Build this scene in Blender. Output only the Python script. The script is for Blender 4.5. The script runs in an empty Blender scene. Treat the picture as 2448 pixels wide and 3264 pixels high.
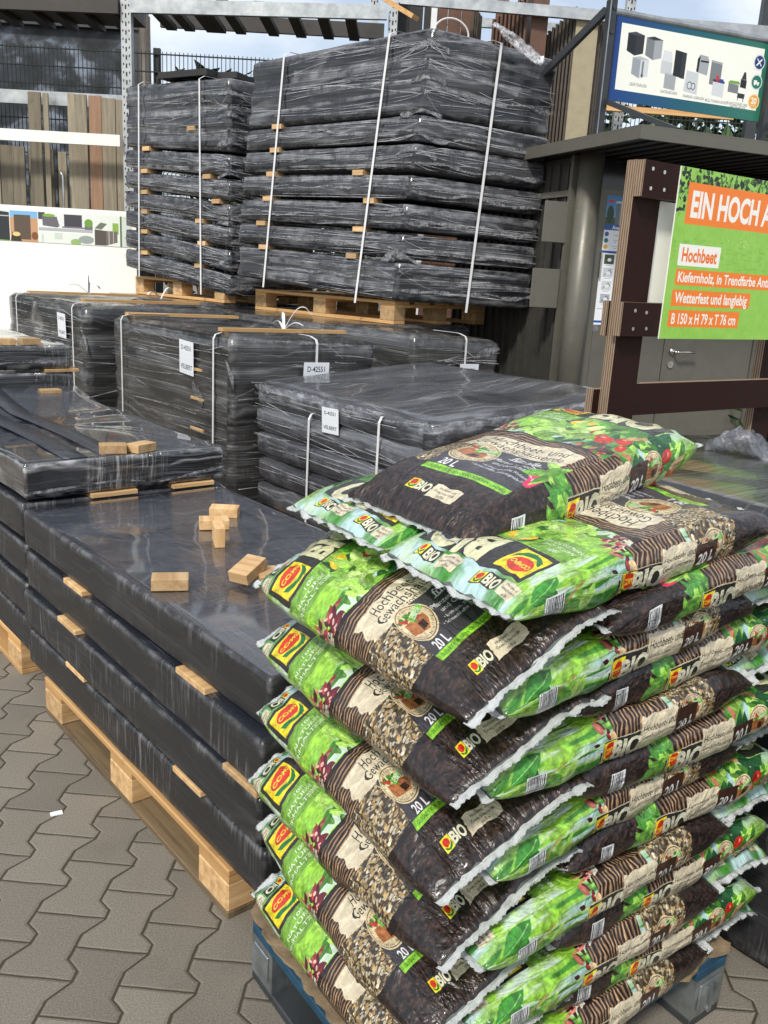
import bpy, bmesh, math, random
import numpy as np
from mathutils import Vector, Matrix, noise

# ---------------------------------------------------------------- camera, sky, sun
sc = bpy.context.scene
COL = sc.collection
PITCH, ROLL = math.radians(15.07), math.radians(3.3)
fw = Vector((0, math.cos(PITCH), -math.sin(PITCH)))
up0 = Vector((0, math.sin(PITCH), math.cos(PITCH)))
rt0 = Vector((1, 0, 0))
rt = math.cos(ROLL) * rt0 + math.sin(ROLL) * up0
up = -math.sin(ROLL) * rt0 + math.cos(ROLL) * up0
cam_d = bpy.data.cameras.new("camera")
cam = bpy.data.objects.new("camera", cam_d)
COL.objects.link(cam)
M = Matrix.Identity(4)
for i in range(3):
    M[i][0], M[i][1], M[i][2] = rt[i], up[i], -fw[i]
M.translation = Vector((0, 0, 1.5))
cam.matrix_world = M
cam_d.sensor_fit = 'VERTICAL'
cam_d.sensor_height = 36.0
cam_d.lens = 36.0 * 2830 / 3264
cam_d.clip_start, cam_d.clip_end = 0.05, 600
sc.camera = cam

SUN_EL, SUN_AZ = math.radians(46), math.radians(203)     # azimuth clockwise from +Y (north)
world = bpy.data.worlds.new("World")
sc.world = world
world.use_nodes = True
wn, wl = world.node_tree.nodes, world.node_tree.links
wn.clear()
w_out = wn.new('ShaderNodeOutputWorld')
w_bg = wn.new('ShaderNodeBackground')
sky = wn.new('ShaderNodeTexSky')
sky.sky_type = 'NISHITA'
sky.sun_disc = False
sky.sun_elevation = SUN_EL
sky.sun_rotation = SUN_AZ
sky.air_density, sky.dust_density, sky.ozone_density = 1.0, 1.6, 1.0
w_tc = wn.new('ShaderNodeTexCoord')
w_map = wn.new('ShaderNodeMapping')
w_map.inputs['Scale'].default_value = (1.0, 1.0, 2.2)
w_map.inputs['Location'].default_value = (0.35, 0.2, 0.1)
w_noise = wn.new('ShaderNodeTexNoise')
w_noise.inputs['Scale'].default_value = 2.3
w_noise.inputs['Detail'].default_value = 7
w_noise.inputs['Roughness'].default_value = 0.55
w_ramp = wn.new('ShaderNodeValToRGB')
w_ramp.color_ramp.elements[0].position = 0.42
w_ramp.color_ramp.elements[1].position = 0.64
w_ramp.color_ramp.elements[0].color = (0.30, 0.30, 0.30, 1)
w_mix = wn.new('ShaderNodeMix')
w_mix.data_type = 'RGBA'
w_mix.inputs[7].default_value = (8.6, 8.9, 9.4, 1)        # lit cloud
wl.new(w_tc.outputs['Generated'], w_map.inputs['Vector'])
wl.new(w_map.outputs['Vector'], w_noise.inputs['Vector'])
wl.new(w_noise.outputs['Fac'], w_ramp.inputs['Fac'])
wl.new(w_ramp.outputs['Color'], w_mix.inputs['Factor'])
wl.new(sky.outputs['Color'], w_mix.inputs[6])
wl.new(w_mix.outputs[2], w_bg.inputs['Color'])
w_bg.inputs['Strength'].default_value = 0.125
wl.new(w_bg.outputs['Background'], w_out.inputs['Surface'])

sun_d = bpy.data.lights.new("sun", 'SUN')
sun_d.energy = 3.0
sun_d.angle = math.radians(7)
sun_d.color = (1.0, 0.95, 0.87)
sun = bpy.data.objects.new("sun", sun_d)
COL.objects.link(sun)
sd = Vector((math.sin(SUN_AZ) * math.cos(SUN_EL), math.cos(SUN_AZ) * math.cos(SUN_EL), math.sin(SUN_EL)))
sun.rotation_euler = (-sd).to_track_quat('-Z', 'Y').to_euler()
sun.location = (0, -3, 9)

sc.view_settings.view_transform = 'Standard'
sc.view_settings.look = 'None'
sc.view_settings.exposure = 0.15
sc.view_settings.gamma = 1.0
sc.render.resolution_x, sc.render.resolution_y = 768, 1024
sc.cycles.max_bounces = 6
sc.cycles.transparent_max_bounces = 12

# ---------------------------------------------------------------- helpers
RND = random.Random(7)

def tag(o, label=None, cat=None, group=None, kind=None):
    if label: o['label'] = label
    if cat: o['category'] = cat
    if group: o['group'] = group
    if kind: o['kind'] = kind
    return o

def thing(name, label, cat, loc=(0, 0, 0), rotz=0.0, group=None):
    o = bpy.data.objects.new(name, None)
    o.empty_display_size = 0.1
    o.location = loc
    o.rotation_euler = (0, 0, rotz)
    COL.objects.link(o)
    return tag(o, label, cat, group)

def link(name, me, mats=(), parent=None, smooth=False, loc=None, rotz=None):
    o = bpy.data.objects.new(name, me)
    COL.objects.link(o)
    if not isinstance(mats, (list, tuple)): mats = [mats]
    if len(me.materials) == 0:
        for m in mats: me.materials.append(m)
    if parent is not None: o.parent = parent
    if loc is not None: o.location = loc
    if rotz is not None: o.rotation_euler = (0, 0, rotz)
    if smooth:
        me.polygons.foreach_set('use_smooth', [True] * len(me.polygons))
    return o

def copy_tree(o, parent=None):
    c = o.copy()
    COL.objects.link(c)
    if parent is not None: c.parent = parent
    for ch in o.children: copy_tree(ch, c)
    return c

class MB:
    """collects boxes, tubes and prisms in one bmesh"""
    def __init__(s): s.bm = bmesh.new()
    def box(s, x0, x1, y0, y1, z0, z1, rot=None, mi=0, bevel=0.0):
        r = bmesh.ops.create_cube(s.bm, size=1.0)
        vs = r['verts']
        bmesh.ops.scale(s.bm, vec=(x1 - x0, y1 - y0, z1 - z0), verts=vs)
        fs = list({f for v in vs for f in v.link_faces})
        for f in fs: f.material_index = mi
        T = Matrix.Translation(((x0 + x1) / 2, (y0 + y1) / 2, (z0 + z1) / 2))
        if bevel:
            es = list({e for v in vs for e in v.link_edges})
            rb = bmesh.ops.bevel(s.bm, geom=es, offset=bevel, segments=1, affect='EDGES', profile=0.5)
            vs = list({v for f in rb['faces'] for v in f.verts} | {v for v in vs if v.is_valid})
        if rot is not None: T = T @ rot.to_4x4()
        bmesh.ops.transform(s.bm, matrix=T, verts=vs)
        return s
    def bar(s, a, b, w, h, mi=0, upv=(0, 0, 1)):
        a, b = Vector(a), Vector(b)
        d = b - a
        L = d.length
        d.normalize()
        u = Vector(upv)
        side = d.cross(u)
        if side.length < 1e-4: side = d.cross(Vector((1, 0, 0)))
        side.normalize()
        u = side.cross(d)
        R = Matrix((side, d, u)).transposed()
        c = (a + b) / 2
        r = bmesh.ops.create_cube(s.bm, size=1.0)
        vs = r['verts']
        bmesh.ops.scale(s.bm, vec=(w, L, h), verts=vs)
        for f in {f for v in vs for f in v.link_faces}: f.material_index = mi
        bmesh.ops.transform(s.bm, matrix=Matrix.Translation(c) @ R.to_4x4(), verts=vs)
        return s
    def cyl(s, a, b, r, n=12, mi=0, r2=None):
        a, b = Vector(a), Vector(b)
        d = b - a
        q = d.to_track_quat('Z', 'Y').to_matrix().to_4x4()
        rr = bmesh.ops.create_cone(s.bm, cap_ends=True, segments=n, radius1=r, radius2=r if r2 is None else r2, depth=d.length)
        for f in {f for v in rr['verts'] for f in v.link_faces}: f.material_index = mi
        bmesh.ops.transform(s.bm, matrix=Matrix.Translation((a + b) / 2) @ q, verts=rr['verts'])
        return s
    def tube(s, pts, r, n=6, mi=0):
        pts = [Vector(p) for p in pts]
        rings = []
        for i, p in enumerate(pts):
            d = (pts[min(i + 1, len(pts) - 1)] - pts[max(i - 1, 0)]).normalized()
            a = d.cross(Vector((0.3, 0.2, 1))).normalized()
            b = d.cross(a)
            rings.append([s.bm.verts.new(p + r * (math.cos(t) * a + math.sin(t) * b)) for t in [2 * math.pi * k / n for k in range(n)]])
        for i in range(len(rings) - 1):
            for k in range(n):
                f = s.bm.faces.new((rings[i][k], rings[i][(k + 1) % n], rings[i + 1][(k + 1) % n], rings[i + 1][k]))
                f.material_index = mi
        for q in (rings[0][::-1], rings[-1]):
            s.bm.faces.new(q)
        return s
    def ribbon(s, pts, w, side, th=0.0012, mi=0):
        """flat strap along pts; side = vector across the strap"""
        pts = [Vector(p) for p in pts]
        rows = []
        for i, p in enumerate(pts):
            d = (pts[min(i + 1, len(pts) - 1)] - pts[max(i - 1, 0)]).normalized()
            sv = side(i) if callable(side) else Vector(side)
            sv = (sv - d * sv.dot(d)).normalized()
            nv = d.cross(sv)
            rows.append([s.bm.verts.new(p + sv * w / 2 * a + nv * th / 2 * b) for a, b in ((-1, -1), (1, -1), (1, 1), (-1, 1))])
        for i in range(len(rows) - 1):
            for k in range(4):
                f = s.bm.faces.new((rows[i][k], rows[i][(k + 1) % 4], rows[i + 1][(k + 1) % 4], rows[i + 1][k]))
                f.material_index = mi
        s.bm.faces.new(rows[0][::-1]); s.bm.faces.new(rows[-1])
        return s
    def poly(s, pts, z0, z1, mi=0):
        lo = [s.bm.verts.new((x, y, z0)) for x, y in pts]
        hi = [s.bm.verts.new((x, y, z1)) for x, y in pts]
        n = len(pts)
        fs = [s.bm.faces.new(lo[::-1]), s.bm.faces.new(hi)]
        for i in range(n): fs.append(s.bm.faces.new((lo[i], lo[(i + 1) % n], hi[(i + 1) % n], hi[i])))
        for f in fs: f.material_index = mi
        return s
    def mesh(s, name):
        bmesh.ops.recalc_face_normals(s.bm, faces=s.bm.faces)
        me = bpy.data.meshes.new(name)
        s.bm.to_mesh(me)
        s.bm.free()
        return me
    def obj(s, name, mats, parent=None, smooth=False, loc=None, rotz=None):
        return link(name, s.mesh(name), mats, parent, smooth, loc, rotz)

def fbm(p, sc_=1.0, oct_=3, seed=0.0):
    v, a, f = 0.0, 1.0, sc_
    for _ in range(oct_):
        v += a * noise.noise(Vector((p[0] * f + seed, p[1] * f - seed * 1.7, p[2] * f + seed * 0.6)))
        a *= 0.5; f *= 2.1
    return v

# ---------------------------------------------------------------- materials
def new_mat(name):
    m = bpy.data.materials.new(name)
    m.use_nodes = True
    nt = m.node_tree
    b = nt.nodes.get('Principled BSDF')
    return m, nt, b

def N(nt, typ, **kw):
    n = nt.nodes.new(typ)
    for k, v in kw.items():
        if k in n.inputs: n.inputs[k].default_value = v
        else: setattr(n, k, v)
    return n

def math_(nt, op, a, b=None, c=None):
    n = nt.nodes.new('ShaderNodeMath'); n.operation = op
    for i, v in enumerate((a, b, c)):
        if v is None: continue
        if isinstance(v, (int, float)): n.inputs[i].default_value = v
        else: nt.links.new(v, n.inputs[i])
    return n.outputs[0]

def ramp(nt, fac, stops):
    r = nt.nodes.new('ShaderNodeValToRGB')
    el = r.color_ramp.elements
    while len(el) < len(stops): el.new(0.5)
    for e, (p, c) in zip(el, stops):
        e.position = p
        e.color = (*c, 1) if len(c) == 3 else c
    nt.links.new(fac, r.inputs['Fac'])
    return r.outputs['Color']

def mixc(nt, fac, a, b, blend='MIX'):
    n = nt.nodes.new('ShaderNodeMix'); n.data_type = 'RGBA'; n.blend_type = blend
    for sck, v in ((n.inputs['Factor'], fac), (n.inputs[6], a), (n.inputs[7], b)):
        if isinstance(v, (int, float)): sck.default_value = v
        elif isinstance(v, tuple): sck.default_value = (*v[:3], 1)
        else: nt.links.new(v, sck)
    return n.outputs[2]

def bump(nt, bsdf, h, strength=0.3, dist=0.01):
    b = nt.nodes.new('ShaderNodeBump')
    b.inputs['Strength'].default_value = strength
    b.inputs['Distance'].default_value = dist
    nt.links.new(h, b.inputs['Height'])
    nt.links.new(b.outputs['Normal'], bsdf.inputs['Normal'])

def noise_n(nt, vec, scale=5, detail=4, rough=0.55, dist=0.0):
    n = N(nt, 'ShaderNodeTexNoise', Scale=scale, Detail=detail, Roughness=rough, Distortion=dist)
    nt.links.new(vec, n.inputs['Vector'])
    return n.outputs['Fac']

def mapped(nt, src='Object', scale=(1, 1, 1), rot=(0, 0, 0), loc=(0, 0, 0)):
    tc = nt.nodes.new('ShaderNodeTexCoord')
    mp = nt.nodes.new('ShaderNodeMapping')
    mp.inputs['Scale'].default_value = scale
    mp.inputs['Rotation'].default_value = rot
    mp.inputs['Location'].default_value = loc
    nt.links.new(tc.outputs[src], mp.inputs['Vector'])
    return mp.outputs['Vector']

def plain(name, col, rough=0.5, metal=0.0, nscale=0, namt=0.15, bumpamt=0.0):
    m, nt, b = new_mat(name)
    b.inputs['Roughness'].default_value = rough
    b.inputs['Metallic'].default_value = metal
    if nscale:
        v = mapped(nt)
        f = noise_n(nt, v, nscale, 6, 0.6)
        lo = tuple(c * (1 - namt) for c in col); hi = tuple(min(1, c * (1 + namt)) for c in col)
        nt.links.new(ramp(nt, f, [(0.3, lo), (0.7, hi)]), b.inputs['Base Color'])
        rr = ramp(nt, f, [(0.3, (rough * 0.8,) * 3), (0.7, (min(1, rough * 1.2),) * 3)])
        nt.links.new(rr, b.inputs['Roughness'])
        if bumpamt: bump(nt, b, noise_n(nt, v, nscale * 6, 4), bumpamt, 0.003)
    else:
        b.inputs['Base Color'].default_value = (*col, 1)
    return m

def wood_mat(name, stops, axis=0, rough=0.65, vary=0.25, stain=0.0):
    m, nt, b = new_mat(name)
    s = [22, 22, 22]; s[axis] = 1.3
    oi = nt.nodes.new('ShaderNodeObjectInfo')
    v = mapped(nt, 'Object', tuple(s))
    off = nt.nodes.new('ShaderNodeVectorMath'); off.operation = 'ADD'
    sc3 = nt.nodes.new('ShaderNodeVectorMath'); sc3.operation = 'SCALE'
    sc3.inputs['Scale'].default_value = 37.0
    cmb = nt.nodes.new('ShaderNodeCombineXYZ')
    for i in range(3): nt.links.new(oi.outputs['Random'], cmb.inputs[i])
    nt.links.new(cmb.outputs[0], sc3.inputs[0])
    nt.links.new(v, off.inputs[0]); nt.links.new(sc3.outputs[0], off.inputs[1])
    f = noise_n(nt, off.outputs[0], 1.6, 6, 0.6, 0.4)
    c = ramp(nt, f, stops)
    br = math_(nt, 'MULTIPLY_ADD', oi.outputs['Random'], vary * 2, 1 - vary)
    hsv = nt.nodes.new('ShaderNodeHueSaturation')
    nt.links.new(c, hsv.inputs['Color']); nt.links.new(br, hsv.inputs['Value'])
    out = hsv.outputs['Color']
    # knots and blotches
    v2 = mapped(nt, 'Object', (3, 3, 3))
    o2 = nt.nodes.new('ShaderNodeVectorMath'); o2.operation = 'ADD'
    nt.links.new(v2, o2.inputs[0]); nt.links.new(sc3.outputs[0], o2.inputs[1])
    k = noise_n(nt, o2.outputs[0], 2.2, 5, 0.6)
    km = ramp(nt, k, [(0.60, (0, 0, 0)), (0.74, (1, 1, 1))])
    out = mixc(nt, math_(nt, 'MULTIPLY', km, 0.35 + stain), out, tuple(x * 0.35 for x in stops[0][1]))
    nt.links.new(out, b.inputs['Base Color'])
    b.inputs['Roughness'].default_value = rough
    bump(nt, b, f, 0.25, 0.003)
    return m

MAT = {}
MAT['pine'] = wood_mat('pine', [(0.25, (0.40, 0.21, 0.075)), (0.5, (0.55, 0.32, 0.125)), (0.78, (0.64, 0.41, 0.185))], 1, stain=0.25)
MAT['pine_x'] = wood_mat('pine_x', [(0.25, (0.42, 0.22, 0.08)), (0.5, (0.56, 0.33, 0.13)), (0.78, (0.65, 0.42, 0.19))], 0)
MAT['pine_block'] = wood_mat('pine_block', [(0.25, (0.34, 0.185, 0.075)), (0.5, (0.54, 0.345, 0.16)), (0.75, (0.68, 0.49, 0.27))], 0, vary=0.28, stain=0.1)
MAT['pine_dirty'] = wood_mat('pine_dirty', [(0.25, (0.05, 0.036, 0.02)), (0.5, (0.12, 0.085, 0.045)), (0.78, (0.22, 0.15, 0.08))], 1, stain=0.3)
MAT['weathered'] = wood_mat('weathered', [(0.22, (0.14, 0.12, 0.083)), (0.5, (0.24, 0.205, 0.145)), (0.8, (0.33, 0.29, 0.21))], 2, 0.8, 0.3)
MAT['reddish'] = wood_mat('reddish', [(0.22, (0.22, 0.125, 0.075)), (0.5, (0.31, 0.185, 0.115)), (0.8, (0.37, 0.24, 0.15))], 2, 0.8, 0.15)
MAT['galv'] = plain('galvanised', (0.42, 0.44, 0.44), 0.42, 0.85, 9, 0.22)
def slotted():
    m, nt, b = new_mat('galvanised_slotted')
    v = mapped(nt, 'Object'); sx = nt.nodes.new('ShaderNodeSeparateXYZ'); nt.links.new(v, sx.inputs[0])
    ax = math_(nt, 'ABSOLUTE', sx.outputs[0])
    pz = math_(nt, 'FRACT', math_(nt, 'DIVIDE', sx.outputs[2], 0.075))
    def win(val, lo, hi): return math_(nt, 'MULTIPLY', math_(nt, 'GREATER_THAN', val, lo), math_(nt, 'LESS_THAN', val, hi))
    h1 = math_(nt, 'MULTIPLY', math_(nt, 'LESS_THAN', ax, 0.0075), win(pz, 0.15, 0.70))
    h2 = math_(nt, 'MULTIPLY', win(ax, 0.024, 0.036), win(pz, 0.50, 0.78))
    fr = math_(nt, 'LESS_THAN', sx.outputs[1], 0.001)
    hole = math_(nt, 'MULTIPLY', math_(nt, 'MAXIMUM', h1, h2), fr)
    f = noise_n(nt, v, 9, 6, 0.6)
    nt.links.new(mixc(nt, hole, ramp(nt, f, [(0.3, (0.34, 0.36, 0.36)), (0.7, (0.52, 0.54, 0.54))]), (0.01, 0.01, 0.01)), b.inputs['Base Color'])
    nt.links.new(math_(nt, 'MULTIPLY_ADD', hole, -0.6, 0.6), b.inputs['Metallic']); b.inputs['Roughness'].default_value = 0.45
    return m
MAT['galv_slot'] = slotted()
MAT['rail'] = plain('painted_rail', (0.84, 0.85, 0.78), 0.35, 0.2, 5, 0.08)
MAT['steel_dark'] = plain('dark_steel', (0.045, 0.05, 0.055), 0.45, 0.3, 8, 0.2)
MAT['rust'] = plain('shelf_slat', (0.055, 0.05, 0.045), 0.7, 0.1, 6, 0.4)
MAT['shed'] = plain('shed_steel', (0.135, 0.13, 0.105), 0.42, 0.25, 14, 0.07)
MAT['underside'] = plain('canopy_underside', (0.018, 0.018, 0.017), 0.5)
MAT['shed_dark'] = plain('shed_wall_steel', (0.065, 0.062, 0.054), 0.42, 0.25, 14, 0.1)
MAT['black_glass'] = plain('black_acrylic', (0.008, 0.008, 0.009), 0.12)
MAT['chrome'] = plain('brushed_steel', (0.60, 0.58, 0.54), 0.28, 1.0, 30, 0.1)
MAT['ply_film'] = plain('film_faced_ply', (0.022, 0.0072, 0.0050), 0.62, 0, 30, 0.2, 0.1)
MAT['ply_film'].node_tree.nodes['Principled BSDF'].inputs['Specular IOR Level'].default_value = 0.18
MAT['strap'] = plain('white_strapping', (0.70, 0.70, 0.70), 0.35, 0, 20, 0.08)
MAT['white'] = plain('white_board', (0.90, 0.91, 0.84), 0.4, 0, 3, 0.03)
MAT['paper'] = plain('white_paper', (0.80, 0.82, 0.84), 0.55)
MAT['fence'] = plain('fence_green_black', (0.018, 0.026, 0.024), 0.5, 0.2)
MAT['pipe'] = plain('brown_pipe', (0.10, 0.085, 0.07), 0.45, 0.2, 6, 0.2)
MAT['wpc_black'] = plain('composite_black', (0.022, 0.021, 0.02), 0.6, 0, 12, 0.25)
MAT['wpc_brown'] = plain('composite_brown', (0.115, 0.055, 0.032), 0.6, 0, 12, 0.2)
MAT['wpc_dark'] = plain('composite_dark_taupe', (0.07, 0.055, 0.04), 0.6, 0, 12, 0.25)
MAT['wpc_taupe'] = plain('composite_taupe', (0.34, 0.29, 0.19), 0.6, 0, 12, 0.1)
MAT['cardboard'] = plain('cardboard', (0.20, 0.145, 0.085), 0.85, 0, 25, 0.35, 0.5)
MAT['blue'] = plain('blue_pallet_paint', (0.009, 0.055, 0.10), 0.55, 0, 11, 0.5, 0.2)
MAT['foot'] = plain('galvanised_foot', (0.30, 0.33, 0.34), 0.38, 0.8, 16, 0.4)
MAT['soil'] = plain('spilled_soil', (0.022, 0.013, 0.009), 0.95, 0, 30, 0.4)
MAT['leaf'] = plain('leaf_green', (0.045, 0.10, 0.022), 0.5, 0, 8, 0.5)
MAT['leaf_dark'] = plain('hedge_green', (0.018, 0.035, 0.013), 0.6, 0, 2, 0.6)

# plywood edge: thin alternating veneers
m, nt, b = new_mat('ply_edge')
v = mapped(nt, 'UV')
sx = nt.nodes.new('ShaderNodeSeparateXYZ'); nt.links.new(v, sx.inputs[0])
w = math_(nt, 'SINE', math_(nt, 'MULTIPLY', sx.outputs[0], 2 * math.pi * 85))
nz = noise_n(nt, mapped(nt, 'UV', (300, 9, 1)), 2, 4)
nt.links.new(ramp(nt, math_(nt, 'ADD', math_(nt, 'MULTIPLY', w, 0.28), nz), [(0.25, (0.11, 0.066, 0.04)), (0.5, (0.23, 0.155, 0.10)), (0.72, (0.33, 0.245, 0.165))]), b.inputs['Base Color'])
b.inputs['Roughness'].default_value = 0.8
MAT['ply_edge'] = m

def film_mat(name, dark, milk, fine=0.5, wisp=0.5, haze=0.3, angle=0.03, rough=0.18, glint=0.35, fan=0.0, warp=0.05, low=0.0, coat=0.0, wscale=(1.0, 11.0), spec=0.55, fv=150.0, edge=0.0):
    """stretch film over a dark load: fine taut creases along the wrap, whitish wisps, patchy haze"""
    m, nt, b = new_mat(name)
    tc = nt.nodes.new('ShaderNodeTexCoord')
    oi = nt.nodes.new('ShaderNodeObjectInfo')
    cmb = nt.nodes.new('ShaderNodeCombineXYZ')
    for i in range(2): nt.links.new(math_(nt, 'MULTIPLY', oi.outputs['Random'], 53.0 + 20 * i), cmb.inputs[i])
    base = nt.nodes.new('ShaderNodeVectorMath'); base.operation = 'ADD'
    nt.links.new(tc.outputs['UV'], base.inputs[0]); nt.links.new(cmb.outputs[0], base.inputs[1])
    def uv(scale, rot=0.0, w=0.0, ws=2.0):
        src = base.outputs[0]
        if w:
            nz = N(nt, 'ShaderNodeTexNoise', Scale=ws, Detail=3.0)
            nt.links.new(src, nz.inputs['Vector'])
            s = nt.nodes.new('ShaderNodeVectorMath'); s.operation = 'MULTIPLY_ADD'
            nt.links.new(nz.outputs['Color'], s.inputs[0]); s.inputs[1].default_value = (w * 0.3, w, 0.0)
            nt.links.new(src, s.inputs[2]); src = s.outputs[0]
        mp = nt.nodes.new('ShaderNodeMapping')
        mp.inputs['Scale'].default_value = scale; mp.inputs['Rotation'].default_value = (0, 0, rot)
        nt.links.new(src, mp.inputs['Vector'])
        return mp.outputs['Vector']
    patch = noise_n(nt, uv((1.1, 3.0, 1), 0.15), 1.0, 4, 0.55)
    pm = ramp(nt, patch, [(0.34, (0.0, 0.0, 0.0)), (0.66, (1, 1, 1))])
    f1 = noise_n(nt, uv((0.22, fv, 1), angle, warp), 1.0, 3, 0.6)
    f2 = noise_n(nt, uv((0.32, fv * 1.5, 1), -angle * 1.4, warp), 1.0, 3, 0.6)
    f3 = noise_n(nt, uv((0.5, fv * 0.8, 1), angle * 3.2, warp * 2), 1.0, 3, 0.6)
    def ridge(f, c, w):
        return math_(nt, 'MAXIMUM', math_(nt, 'SUBTRACT', 1.0, math_(nt, 'DIVIDE', math_(nt, 'ABSOLUTE', math_(nt, 'SUBTRACT', f, c)), w)), 0.0)
    k1 = math_(nt, 'MAXIMUM', ridge(f1, 0.50, 0.022), math_(nt, 'MULTIPLY', ridge(f3, 0.56, 0.016), 0.9))
    k2 = math_(nt, 'MAXIMUM', ridge(f2, 0.47, 0.022), ridge(f2, 0.58, 0.020))
    brk = ramp(nt, noise_n(nt, uv((2.2, fv * 0.35, 1), angle), 1.0, 2, 0.5), [(0.42, (0.05, 0.05, 0.05)), (0.62, (1, 1, 1))])
    kf = math_(nt, 'MULTIPLY', math_(nt, 'MULTIPLY', math_(nt, 'MAXIMUM', k1, math_(nt, 'MULTIPLY', k2, 0.75)), brk), math_(nt, 'MULTIPLY_ADD', pm, 0.8, 0.25))
    # whitish wisps: thin warped ridges
    vo = nt.nodes.new('ShaderNodeTexVoronoi'); vo.feature = 'DISTANCE_TO_EDGE'; vo.inputs['Scale'].default_value = 1.0
    nt.links.new(uv((wscale[0], wscale[1], 1), 0.10, 0.20, 2.2), vo.inputs['Vector'])
    wz = nt.nodes.new('ShaderNodeMapRange'); nt.links.new(vo.outputs['Distance'], wz.inputs[0])
    wz.inputs[1].default_value = 0.0; wz.inputs[2].default_value = 0.07; wz.inputs[3].default_value = 1; wz.inputs[4].default_value = 0
    wmask = ramp(nt, noise_n(nt, uv((2.2, 4.0, 1), -0.3), 1.0, 3, 0.5), [(0.45, (0, 0, 0)), (0.62, (1, 1, 1))])
    kw = math_(nt, 'MULTIPLY', math_(nt, 'POWER', wz.outputs[0], 1.6), wmask)
    tot = math_(nt, 'ADD', math_(nt, 'MULTIPLY', kf, fine), math_(nt, 'ADD', math_(nt, 'MULTIPLY', kw, wisp), math_(nt, 'MULTIPLY', pm, haze * 0.25)))
    h = math_(nt, 'ADD', math_(nt, 'MULTIPLY', f1, 0.8), math_(nt, 'ADD', math_(nt, 'MULTIPLY', f2, 0.35), math_(nt, 'MULTIPLY', kw, 0.35)))
    if fan:
        # short creases fanning across the wrap
        fn = noise_n(nt, uv((95, 5, 1), 0.5, 0.25, 1.6), 1.0, 3, 0.6)
        fmask = ramp(nt, noise_n(nt, uv((2.6, 5, 1), 0.8), 1.0, 3, 0.5), [(0.47, (0, 0, 0)), (0.60, (1, 1, 1))])
        kfan = math_(nt, 'MULTIPLY', ramp(nt, fn, [(0.52, (0, 0, 0)), (0.70, (1, 1, 1))]), fmask)
        tot = math_(nt, 'ADD', tot, math_(nt, 'MULTIPLY', kfan, fan * 0.5))
        h = math_(nt, 'ADD', h, math_(nt, 'MULTIPLY', math_(nt, 'MULTIPLY', fn, fmask), fan * 2.0))
    geo = nt.nodes.new('ShaderNodeNewGeometry')
    pe = nt.nodes.new('ShaderNodeMapRange'); nt.links.new(geo.outputs['Pointiness'], pe.inputs[0]); pe.inputs[1].default_value = 0.515; pe.inputs[2].default_value = 0.60
    tot = math_(nt, 'ADD', tot, math_(nt, 'MULTIPLY', math_(nt, 'MULTIPLY', pe.outputs[0], ramp(nt, noise_n(nt, uv((14, 22, 1), 0.5), 1.0, 3, 0.6), [(0.46, (0, 0, 0)), (0.62, (1, 1, 1))])), edge))  # whitens raised edges: bunched film plus its glints, painted into the colour
    if low:
        h = math_(nt, 'ADD', h, math_(nt, 'MULTIPLY', noise_n(nt, uv((2.4, 1.5, 1), 0.4, 0.3, 1.0), 1.0, 2, 0.4), low))
    nt.links.new(mixc(nt, math_(nt, 'MINIMUM', tot, 1.0), dark, milk), b.inputs['Base Color'])  # milky film and its white reflections both painted into the base colour
    nt.links.new(ramp(nt, patch, [(0.3, (rough * 0.7,) * 3), (0.7, (rough * 1.6,) * 3)]), b.inputs['Roughness'])
    b.inputs['Specular IOR Level'].default_value = spec
    b.inputs['Coat Weight'].default_value = coat; b.inputs['Coat Roughness'].default_value = 0.05
    bump(nt, b, h, glint, 0.010)
    return m

MAT['film_tall'] = film_mat('stretch_film_tall', (0.0095, 0.010, 0.012), (0.58, 0.59, 0.62), 0.34, 0.22, 0.10, 0.06, 0.11, 0.22, 0.12, 0.02, 0, 0.15, (0.4, 6.0), 0.5, 55.0, 0.30)
MAT['film_side'] = film_mat('stretch_film_low', (0.015, 0.015, 0.0145), (0.56, 0.56, 0.56), 0.36, 0.15, 0.22, 0.05, 0.12, 0.34, 0.10, 0.02, 0, 0.2, (0.5, 10.0), 0.55, 55.0, 0.30)
MAT['film_band'] = plain('film_band', (0.035, 0.037, 0.045), 0.32, 0, 30, 0.3, 0.2)
MAT['film_thin'] = film_mat('stretch_film_thin', (0.016, 0.0165, 0.018), (0.34, 0.34, 0.35), 0.08, 0.04, 0.10, 0.03, 0.30, 0.22, 0.75, 0.03, 0.3, 0.0, (0.7, 10.0), 0.45, 90.0, 0.5)
MAT['film_top'] = film_mat('stretch_film_top', (0.018, 0.022, 0.034), (0.26, 0.26, 0.28), 0.02, 0.05, 0.14, 0.6, 0.05, 0.40, 0.7, 0.2, 7.0, 1.0, (2.0, 2.0), 1.0, 150.0, 0.3)
MAT['film_gloss'] = film_mat('stretch_film_gloss', (0.010, 0.010, 0.011), (0.60, 0.60, 0.60), 0.2, 0.50, 0.10, 0.02, 0.07, 0.8, 0.9, 0.1, 2.5, 1.0, (1.2, 9.0), 1.0, 50.0, 0.9)
MAT['film_grey'] = film_mat('stretch_film_grey', (0.034, 0.036, 0.042), (0.56, 0.57, 0.60), 0.38, 0.25, 0.40, 0.07, 0.17, 0.40, 0.1, 0.08, 0, 0.3, (0.6, 9.0), 0.7, 40.0, 0.6)
m, nt, b = new_mat('film_crumple')
v = mapped(nt, 'Object', (1, 1, 1))
f = noise_n(nt, v, 26, 5, 0.6, 1.5)
nt.links.new(ramp(nt, f, [(0.35, (0.12, 0.125, 0.14)), (0.62, (0.62, 0.63, 0.66))]), b.inputs['Base Color'])
b.inputs['Roughness'].default_value = 0.16
bump(nt, b, f, 0.6, 0.01)
tr = nt.nodes.new('ShaderNodeBsdfTransparent')
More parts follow.
